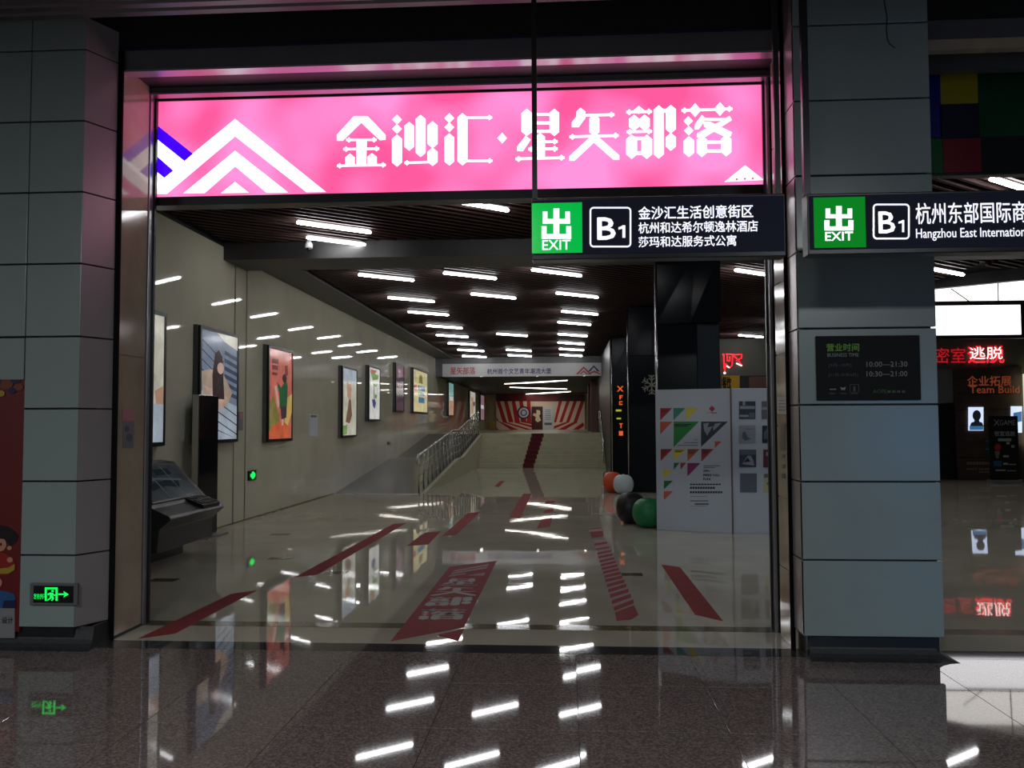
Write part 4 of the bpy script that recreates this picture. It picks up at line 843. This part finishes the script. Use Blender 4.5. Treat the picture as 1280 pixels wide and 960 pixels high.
# ================================================================== WHITE DISPLAY BOARD
wb = empty('display_board', (2.4, 13.3, 0), 'large white folded display board with coloured triangles standing in front of the black column', 'display board')
p0, p1, p2 = Vector((1.40, 13.34, 0)), Vector((2.48, 12.93, 0)), Vector((3.75, 12.98, 0)); HB = 2.17
for a_, b__, nm in ((p0, p1, 'left_panel'), (p1, p2, 'right_panel')):
    u_ = (b__-a_).normalized(); n_ = Vector((-u_.y, u_.x, 0)); MB().prism([a_, b__, b__+n_*.07, a_+n_*.07], (0, 0, HB)).build('panel', 'white_board', wb, bevel=.006)
B(2.47, 2.492, 12.915, 12.93, 0, HB).build('corner_edge', 'sticker_brown', wb)
for n_, c_ in (('d_red', (170, 44, 56)), ('d_teal', (52, 140, 120)), ('d_yellow', (220, 205, 66)), ('d_coral', (200, 88, 70)), ('d_green', (38, 140, 66)), ('d_orange', (196, 96, 62)), ('d_magenta', (150, 40, 110)), ('d_dgreen', (24, 110, 56)), ('d_ink', (30, 34, 40)), ('d_navy', (48, 58, 72)), ('d_grey', (96, 100, 108)), ('d_pale', (150, 154, 160)), ('d_maroon', (92, 32, 36)), ('d_lemon', (186, 186, 130))): flat(n_, c_, .4)
u_ = (p1-p0).normalized(); dpn = Plane(p0, u_, (0, 0, 1), Vector((u_.y, -u_.x, 0)))
KD = (815, 485, 5.053)
def tri(x, y, s_, h=None): h = h or s_; return [(x, y), (x+s_, y), (x, y+h)]
for x, y, s_, h, m_ in ((52, 127, 76, 78, 'd_red'), (136, 126, 76, 78, 'd_teal'), (216, 126, 76, 76, 'd_yellow'), (52, 213, 76, 80, 'd_coral'), (137, 212, 160, 162, 'd_green'), (310, 212, 170, 160, 'd_navy'), (397, 337, 42, 42, 'd_orange'), (55, 385, 75, 76, 'd_red'), (138, 385, 76, 76, 'd_yellow'), (224, 385, 78, 78, 'd_orange'), (312, 385, 78, 80, 'd_red'), (138, 472, 36, 44, 'd_dgreen'), (180, 472, 36, 44, 'd_red'), (224, 474, 82, 84, 'd_magenta'), (70, 518, 60, 56, 'd_yellow'), (75, 586, 58, 54, 'd_dgreen'), (75, 652, 56, 56, 'd_coral')):
    dpn.shapes([tri(x, y, s_, h)], 'triangle', m_, wb, px=KD, e=.001, th=.002)
dpn.shapes([dia(379, 131, 20)], 'emblem', 'd_red', wb, px=KD, e=.001)
dpn.shapes([rect(345, 155, 375, 158), rect(375, 154, 410, 160)], 'small_print', 'd_grey', wb, px=KD, e=.001)
dpn.shapes([rect(140+i*2, 228+i*9, 250-i*22, 234+i*9) for i in range(2)]+[rect(58, 140+i*10, 100-i*12, 144+i*10) for i in range(2)]+[rect(58, 395+i*11, 95-i*10, 400+i*11) for i in range(3)]+[rect(228, 392+i*9, 290-i*12, 396+i*9) for i in range(3)]+[rect(145, 392+i*9, 200-i*12, 396+i*9) for i in range(2)]+[rect(316, 392+i*9, 370-i*12, 396+i*9) for i in range(3)], 'small_print', 'd_ink', wb, px=KD, e=.004)
dpn.shapes([[(325, 225), (360, 220), (350, 250), (385, 240), (350, 300), (330, 270)], [(400, 225), (440, 220), (390, 270), (385, 250)]], 'picture_light', 'd_pale', wb, px=KD, e=.004)
for t_, y in (('JOIN,', 518), ('MAKE YOU', 544), ('FUN!', 569)):
    dpn.textpx(t_, 815+325/5.053, 485+y/5.053, 815+(325+{'JOIN,': 40, 'MAKE YOU': 100, 'FUN!': 45}[t_])/5.053, 485+(y+13)/5.053, 'lettering', 'd_ink', wb, bold=.10)
dpn.shapes([rect(325, 489, 430, 493), rect(325, 501, 400, 504)]+[rect(262, 325, 292, 328), rect(200, 343, 292, 347), rect(160, 360, 292, 364)], 'small_print', 'd_grey', wb, px=KD, e=.001)
lnz = [(240, 604, 11, 18, 9), (240, 624, 10, 16, 13), (240, 652, 13, 16, 13)]
dpn.shapes([rect(x+i*w_, y, x+i*w_+w_*.8, y+h) for x, y, n_, w_, h in lnz for i in range(n_)], 'small_print', 'd_ink', wb, px=KD, e=.001)
dpn.shapes([rect(240, 684, 350, 687), rect(240, 710, 355, 716), rect(270, 728, 358, 738), rect(240, 745, 350, 747)], 'small_print', 'd_grey', wb, px=KD, e=.001)
u_ = (p2-p1).normalized(); dp2 = Plane(p1, u_, (0, 0, 1), Vector((u_.y, -u_.x, 0)))
KE = (900, 480, 4.8)
ph = [((114, 104, 212, 210), 'd_navy', [(rect(118, 132, 208, 150), 'd_pale'), (rect(118, 185, 170, 198), 'd_pale'), (rect(175, 172, 208, 205), 'd_grey'), (rect(135, 104, 150, 128), 'd_pale')]),
      ((250, 104, 330, 210), 'd_grey', [(rect(280, 106, 330, 135), 'd_ink'), (rect(282, 165, 330, 208), 'd_ink'), (rect(250, 138, 330, 155), 'd_pale')]),
      ((114, 248, 212, 354), 'd_pale', [([(135, 290), (150, 285), (165, 320), (185, 330), (150, 340), (130, 320)], 'd_grey'), (rect(150, 268, 200, 271), 'd_grey')]),
      ((254, 250, 330, 354), 'd_ink', [([(262, 290), (285, 260), (300, 290), (280, 330), (262, 330)], 'd_grey'), (disc(300, 330, 12, 14), 'd_grey')]),
      ((116, 394, 216, 498), 'd_navy', [([(130, 480), (165, 430), (185, 430), (200, 460), (205, 490)], 'd_pale'), ([(140, 470), (165, 440), (180, 465)], 'd_ink'), (rect(118, 396, 213, 425), 'd_grey')]),
      ((260, 394, 330, 500), 'd_maroon', [(rect(276, 408, 290, 432), 'd_pale'), (rect(305, 440, 330, 480), 'd_grey')]),
      ((120, 536, 220, 650), 'd_grey', []), ((262, 538, 335, 650), 'd_lemon', [(rect(263, 538, 286, 562), 'd_grey'), (rect(280, 590, 320, 605), 'd_grey')])]
for (a_, b__, c_, d_), m_, ex_ in ph:
    f0 = dp2.shapes([rect(a_, b__, c_, d_)], 'photo_print', m_, wb, px=KE, e=.001, th=.008)
    for pp, mm in ex_: dp2.shapes([pp], 'image_patch', mm, f0, px=KE, e=.010, th=.001)
# ================================================================== SHOPS AT THE RIGHT
# red neon and yellow sign above the board
f29 = front(28.97); nr_ = empty('neon_sign', (5.6, 28.95, 3.4), 'red neon outline letters on the grey wall right of the black column', 'neon sign')
K9 = (880, 410, 10.667)
def stroke(pl, pts, w_, K_):   # polyline of pixel points to thin quads
    o = []
    for (ax, ay), (bx_, by) in zip(pts, pts[1:]):
        d_ = Vector((bx_-ax, by-ay)); L_ = d_.length; n_ = Vector((-d_.y, d_.x))/L_*w_/2; o.append([(ax+n_.x, ay+n_.y), (bx_+n_.x, by+n_.y), (bx_-n_.x, by-n_.y), (ax-n_.x, ay-n_.y)])
    return o
f29.shapes(stroke(0, [(248, 360), (262, 350), (268, 540)], 14, K9)+stroke(0, [(290, 350), (380, 350), (375, 500), (340, 530), (300, 490)], 10, K9)+stroke(0, [(310, 370), (310, 440), (345, 440), (345, 380)], 12, K9)+stroke(0, [(290, 470), (270, 590)], 9, K9)+stroke(0, [(390, 360), (505, 350), (500, 400), (430, 440)], 12, K9)+stroke(0, [(400, 380), (440, 410), (510, 500)], 10, K9), 'red_tube', 'neon_red', nr_, px=K9, th=.045, e=-.02)
f29.shapes(stroke(0, [(300, 505), (340, 530)], 12, K9)+stroke(0, [(430, 470), (505, 505)], 13, K9)+[disc(275, 600, 14)], 'bright_tube', 'neon_white', nr_, px=K9, th=.055, e=-.02)
flat('shop_yellow', (196, 148, 12), .5); flat('shop_brown', (96, 66, 60), .5); flat('shop_dark', (26, 22, 24), .4)
ys_ = empty('yellow_sign', (5.3, 28.9, 2.5), 'yellow sign with black characters under the red neon letters', 'sign')
f29.shapes([[(236, 635), (470, 635), (470, 1000), (236, 1000)]], 'board', 'shop_yellow', ys_, px=K9, th=.05)
f289 = front(28.91)
f289.textpx('餐饮', 903, 471, 914, 488, 'lettering', 'board_black', ys_, bold=.03)
sw_ = empty('shop_window', (6.3, 28.9, 2.0), 'dark shop window with brownish display right of the yellow sign', 'window')
f29.shapes([[(472, 638), (960, 632), (960, 1100), (472, 1100)]], 'frame', 'shop_dark', sw_, px=K9, th=.04)
f29.shapes([[(600, 650), (940, 645), (940, 1090), (600, 1090)]], 'pane', 'shop_brown', sw_, px=K9, th=.02, e=.045)
f29.shapes([[(770, 830), (850, 740), (940, 730), (940, 860), (770, 860)], [(520, 660), (545, 660), (545, 860), (520, 860)]], 'figure', 'shop_dark', sw_, px=K9, th=.01, e=.07)
# hanging white screen
hsn = empty('hanging_screen', (9.6, 20, 3.6), 'glowing white light box hanging from wires above the red neon shop sign', 'light box')
B(8.2, 10.50, 20.0, 20.2, 3.57, 4.40).build('case', 'black_metal', hsn, bevel=.01)
B(8.26, 10.40, 19.985, 20.0, 3.65, 4.33).build('lit_face', 'white_screen', hsn)
for (a_, b__, c_, d_) in ((1247, 313, 1248, 380), (1189, 361, 1214, 381)):
    A_ = yp(a_, b__, 20.05); B_ = yp(c_, d_, 20.05)
    MB().tube([A_+Vector((0, -.0, 0)), Vector((B_.x, 20.05, 4.40))], .012, 6).build('wire', 'black_metal', hsn)
# shop front: dark facade with red neon characters
K7 = (1160, 410, 4.8); f25 = front(25.17)
nb_ = empty('neon_shop_sign', (10.8, 25.1, 3.2), 'red neon characters on the dark grey fascia of the escape room shop', 'neon sign')
f25.textpx('密室', 1167, 435, 1206, 454, 'red_tube', 'neon_dim', nb_, bold=.0, e=.05)
f25.textpx('逃脱', 1209, 432.5, 1254, 454, 'red_tube', 'neon_red', nb_, bold=.02, e=.05)
f25.textpx('逃脱', 1211, 434, 1252, 449, 'bright_tube', 'neon_white', nb_, bold=-.012, e=.055)
for xq in (10.9, 11.4, 11.9, 12.2): B(xq-.02, xq+.02, 25.115, 25.2, 3.3, 3.36).build('bracket', 'black_metal', nb_)
sf = empty('shop_front', (11.5, 25.1, 0), 'dark brown shop front with orange team building lettering behind the roll-up banner', 'shop front')
flat('facade_brown', (70, 54, 47), .4, noise=(3, .25)); flat('letter_orange0', (130, 60, 34), .5); glow('letter_orange', (112, 50, 28), .9); flat('pale_grey', (110, 112, 112), .5); flat('facade_black', (14, 13, 14), .3)
def shp(pts, nm, m_, par, e=0., th=.05, **k): return f25.shapes([pts], nm, m_, par, px=K7, e=e, th=th, **k)
shp([(145, 245), (556, 232), (556, 905), (175, 905)], 'facade', 'facade_brown', sf)
shp([(0, 455), (160, 455), (172, 905), (0, 905)], 'doorway', 'facade_black', sf, e=0, th=.03)
shp([(40, 250), (145, 245), (150, 445), (40, 455)], 'grey_pier', 'pale_grey', sf, e=0, th=.03)
f25.textpx('企业拓展', 1208, 470, 1263, 482.5, 'lettering', 'letter_orange', sf, bold=.03, e=.055)
f25.textpx('Team Build', 1211, 482.5, 1273, 491.5, 'lettering', 'letter_orange', sf, bold=.03, e=.055)
for y_ in range(6): shp([(165, 300+y_*95), (550, 296+y_*95), (550, 300+y_*95), (165, 304+y_*95)], 'board_joint', 'facade_black', sf, e=.05, th=.004)
shp([(225, 800), (375, 795), (375, 820), (225, 824)], 'small_print', 'pale_grey', sf, e=.05, th=.004) if False else None
f25.shapes([rect(228+i*18, 802, 242+i*18, 820) for i in range(8)]+[rect(228+i*16, 840, 240+i*16, 850) for i in range(4)]+[rect(300+i*16, 840, 313+i*16, 852) for i in range(5)]+[rect(300+i*16, 858, 313+i*16, 868) for i in range(5)], 'small_print', 'notice_grey', sf, px=K7, e=.052, th=.004)
glow('lit_white', (205, 220, 250), 1.1); glow('lit_ink', (24, 30, 40), .6); glow('lit_blue', (60, 110, 160), .8); flat('dim_blue', (36, 62, 84), .4); glow('lit_cream', (225, 215, 180), 1.0); glow('lit_teal', (60, 140, 150), .8); glow('lit_red', (200, 40, 40), .8)
pf = empty('portrait_light_box', (11.1, 25.05, 1.3), 'small lit poster of a dark head and shoulders portrait on the brown shop front', 'poster')
shp([(236, 475), (322, 475), (322, 615), (236, 615)], 'case', 'lit_white', pf, e=.055, th=.05)
f25.shapes([disc(281, 525, 25, 32), [(268, 545), (295, 545), (297, 562), (314, 568), (322, 590), (240, 590), (248, 568), (266, 562)]], 'portrait', 'lit_ink', pf, px=K7, e=.11, th=.004)
shp([(238, 588), (320, 588), (320, 612), (238, 612)], 'lower_band', 'lit_blue', pf, e=.112, th=.004)
pg = empty('lit_window_poster', (12.6, 25.05, 1.3), 'pale lit poster at the right edge behind the roll-up banner', 'poster')
shp([(490, 470), (553, 470), (553, 628), (490, 628)], 'case', 'lit_white', pg, e=.055, th=.05)
shp([(500, 510), (550, 500), (550, 560), (500, 570)], 'print', 'lit_blue', pg, e=.11, th=.004)
pw = empty('colour_light_box', (12.9, 25, .8), 'colourful lit advertising column at the extreme right edge', 'light box')
a_ = f25.px(1275.8, 560); b__ = f25.px(1275.8, 468)
B(a_[0]+.03, a_[0]+1.2, 24.75, 25.0, 1.0, b__[1]).build('case', 'lit_cream', pw); 
for z0_, z1_, m_ in ((1.2, 1.5, 'lit_red'), (1.9, 2.2, 'lit_teal'), (2.4, 2.7, 'lit_teal')): B(a_[0]+.02, a_[0]+1.1, 24.74, 24.75, z0_, z1_).build('band', m_, pw)
B(a_[0]+.03, a_[0]+1.2, 24.7, 25.0, 0, 1.0).build('base', 'facade_black', pw)
for i, (y_, lb) in enumerate(((668, 'upper'), (716, 'lower'))):
    q_ = empty('blue_notice', (11.9, 25.1, 1), 'small blue notice on the brown shop front, %s of two' % lb, 'notice'); shp([(333, y_), (372, y_), (372, y_+40), (333, y_+40)], 'sheet', 'dim_blue', q_, e=.055, th=.01)
    shp([(338, y_+8), (366, y_+8), (366, y_+14), (338, y_+14)], 'print', 'pale_grey', q_, e=.067, th=.003)
# roll-up banner
f24 = front(23.9); ru = empty('roll_up_banner', (11.7, 23.95, 0), 'black roll-up banner with white lettering standing before the brown shop front', 'banner')
flat('ru_black', (14, 15, 18), .35); flat('ru_white', (165, 168, 172), .5); flat('ru_red', (190, 40, 40), .5); flat('ru_blue', (50, 80, 130), .5)
a_ = f24.px(1238, 599); b__ = f24.px(1272, 520)
B(a_[0], b__[0], 23.9, 23.92, .08, b__[1]).build('sheet', 'ru_black', ru)
B(a_[0]-.03, b__[0]+.03, 23.82, 24.05, 0, .09).build('base', 'rail_metal', ru, bevel=.01)
B((a_[0]+b__[0])/2-.015, (a_[0]+b__[0])/2+.015, 23.93, 23.96, .05, b__[1]-.02).build('pole', 'steel', ru)
f24.textpx('X', 1242, 524.5, 1249.5, 532, 'lettering', 'ru_white', ru, bold=.02); f24.textpx('GAME', 1249.5, 525, 1269, 531.5, 'lettering', 'ru_white', ru, bold=.0)
f24.textpx('密室逃脱', 1243, 539, 1269, 545, 'lettering', 'ru_white', ru, bold=.03)
f24.shapes([rect(1247.5, 548, 1264, 551.5), rect(1258, 552.5, 1262, 555.5), rect(1264, 556.5, 1268, 559.5), rect(1254, 569, 1261, 571.5), rect(1254, 578.5, 1260, 581), rect(1261, 580, 1270, 581), rect(1244.5, 587, 1257, 588.6), rect(1259, 588, 1270, 589)], 'small_print', 'ru_white', ru, px=K0)
f24.shapes([disc(1247, 559, 4, 4.4, k=12)], 'ball_print', 'ru_red', ru, px=K0, e=.003); f24.shapes([[(1243, 564), (1250, 564), (1248, 573), (1245, 573)]], 'print', 'notice_grey', ru, px=K0, e=.003); f24.shapes([rect(1242, 576, 1252, 583)], 'blue_print', 'ru_blue', ru, px=K0, e=.003)
# yellow stool
sp_ = zp(1187, 598); sx_, sy_ = sp_.x, sp_.y-.25; so = empty('bar_stool', (sx_, sy_, 0), 'tall yellow metal stool standing at the dark shop doorway', 'stool')
flat('stool_yellow', (190, 150, 30), .4)
B(sx_-.16, sx_+.16, sy_-.16, sy_+.16, .63, .66).build('seat', 'stool_yellow', so, bevel=.01)
for ax in (-1, 1):
    for ay in (-1, 1): MB().tube([(sx_+ax*.19, sy_+ay*.19, 0), (sx_+ax*.13, sy_+ay*.13, .64)], .018, 6).build('leg', 'stool_yellow', so)
for ax in (-1, 1): B(sx_+ax*.16-.01, sx_+ax*.16+.01, sy_-.16, sy_+.16, .25, .28).build('stretcher', 'stool_yellow', so)
for ay in (-1, 1): B(sx_-.16, sx_+.16, sy_+ay*.16-.01, sy_+ay*.16+.01, .30, .33).build('stretcher', 'stool_yellow', so)
# blue advertising screen in the hall behind the viewer; its glow lies on the right pillar and its floor
glow('ad_blue', (60, 140, 215), 5.5)
ad = empty('advertising_screen', (6.4, -4, .4), 'free-standing blue advertising screen in the hall behind the viewer', 'screen')
B(5.7, 7.1, -4.1, -4.0, .5, 2.3).build('case', 'black_metal', ad); B(5.75, 7.05, -4.0, -3.99, .55, 2.25).build('lit_face', 'ad_blue', ad); B(5.9, 6.9, -4.25, -3.85, 0, .5).build('base', 'black_metal', ad)
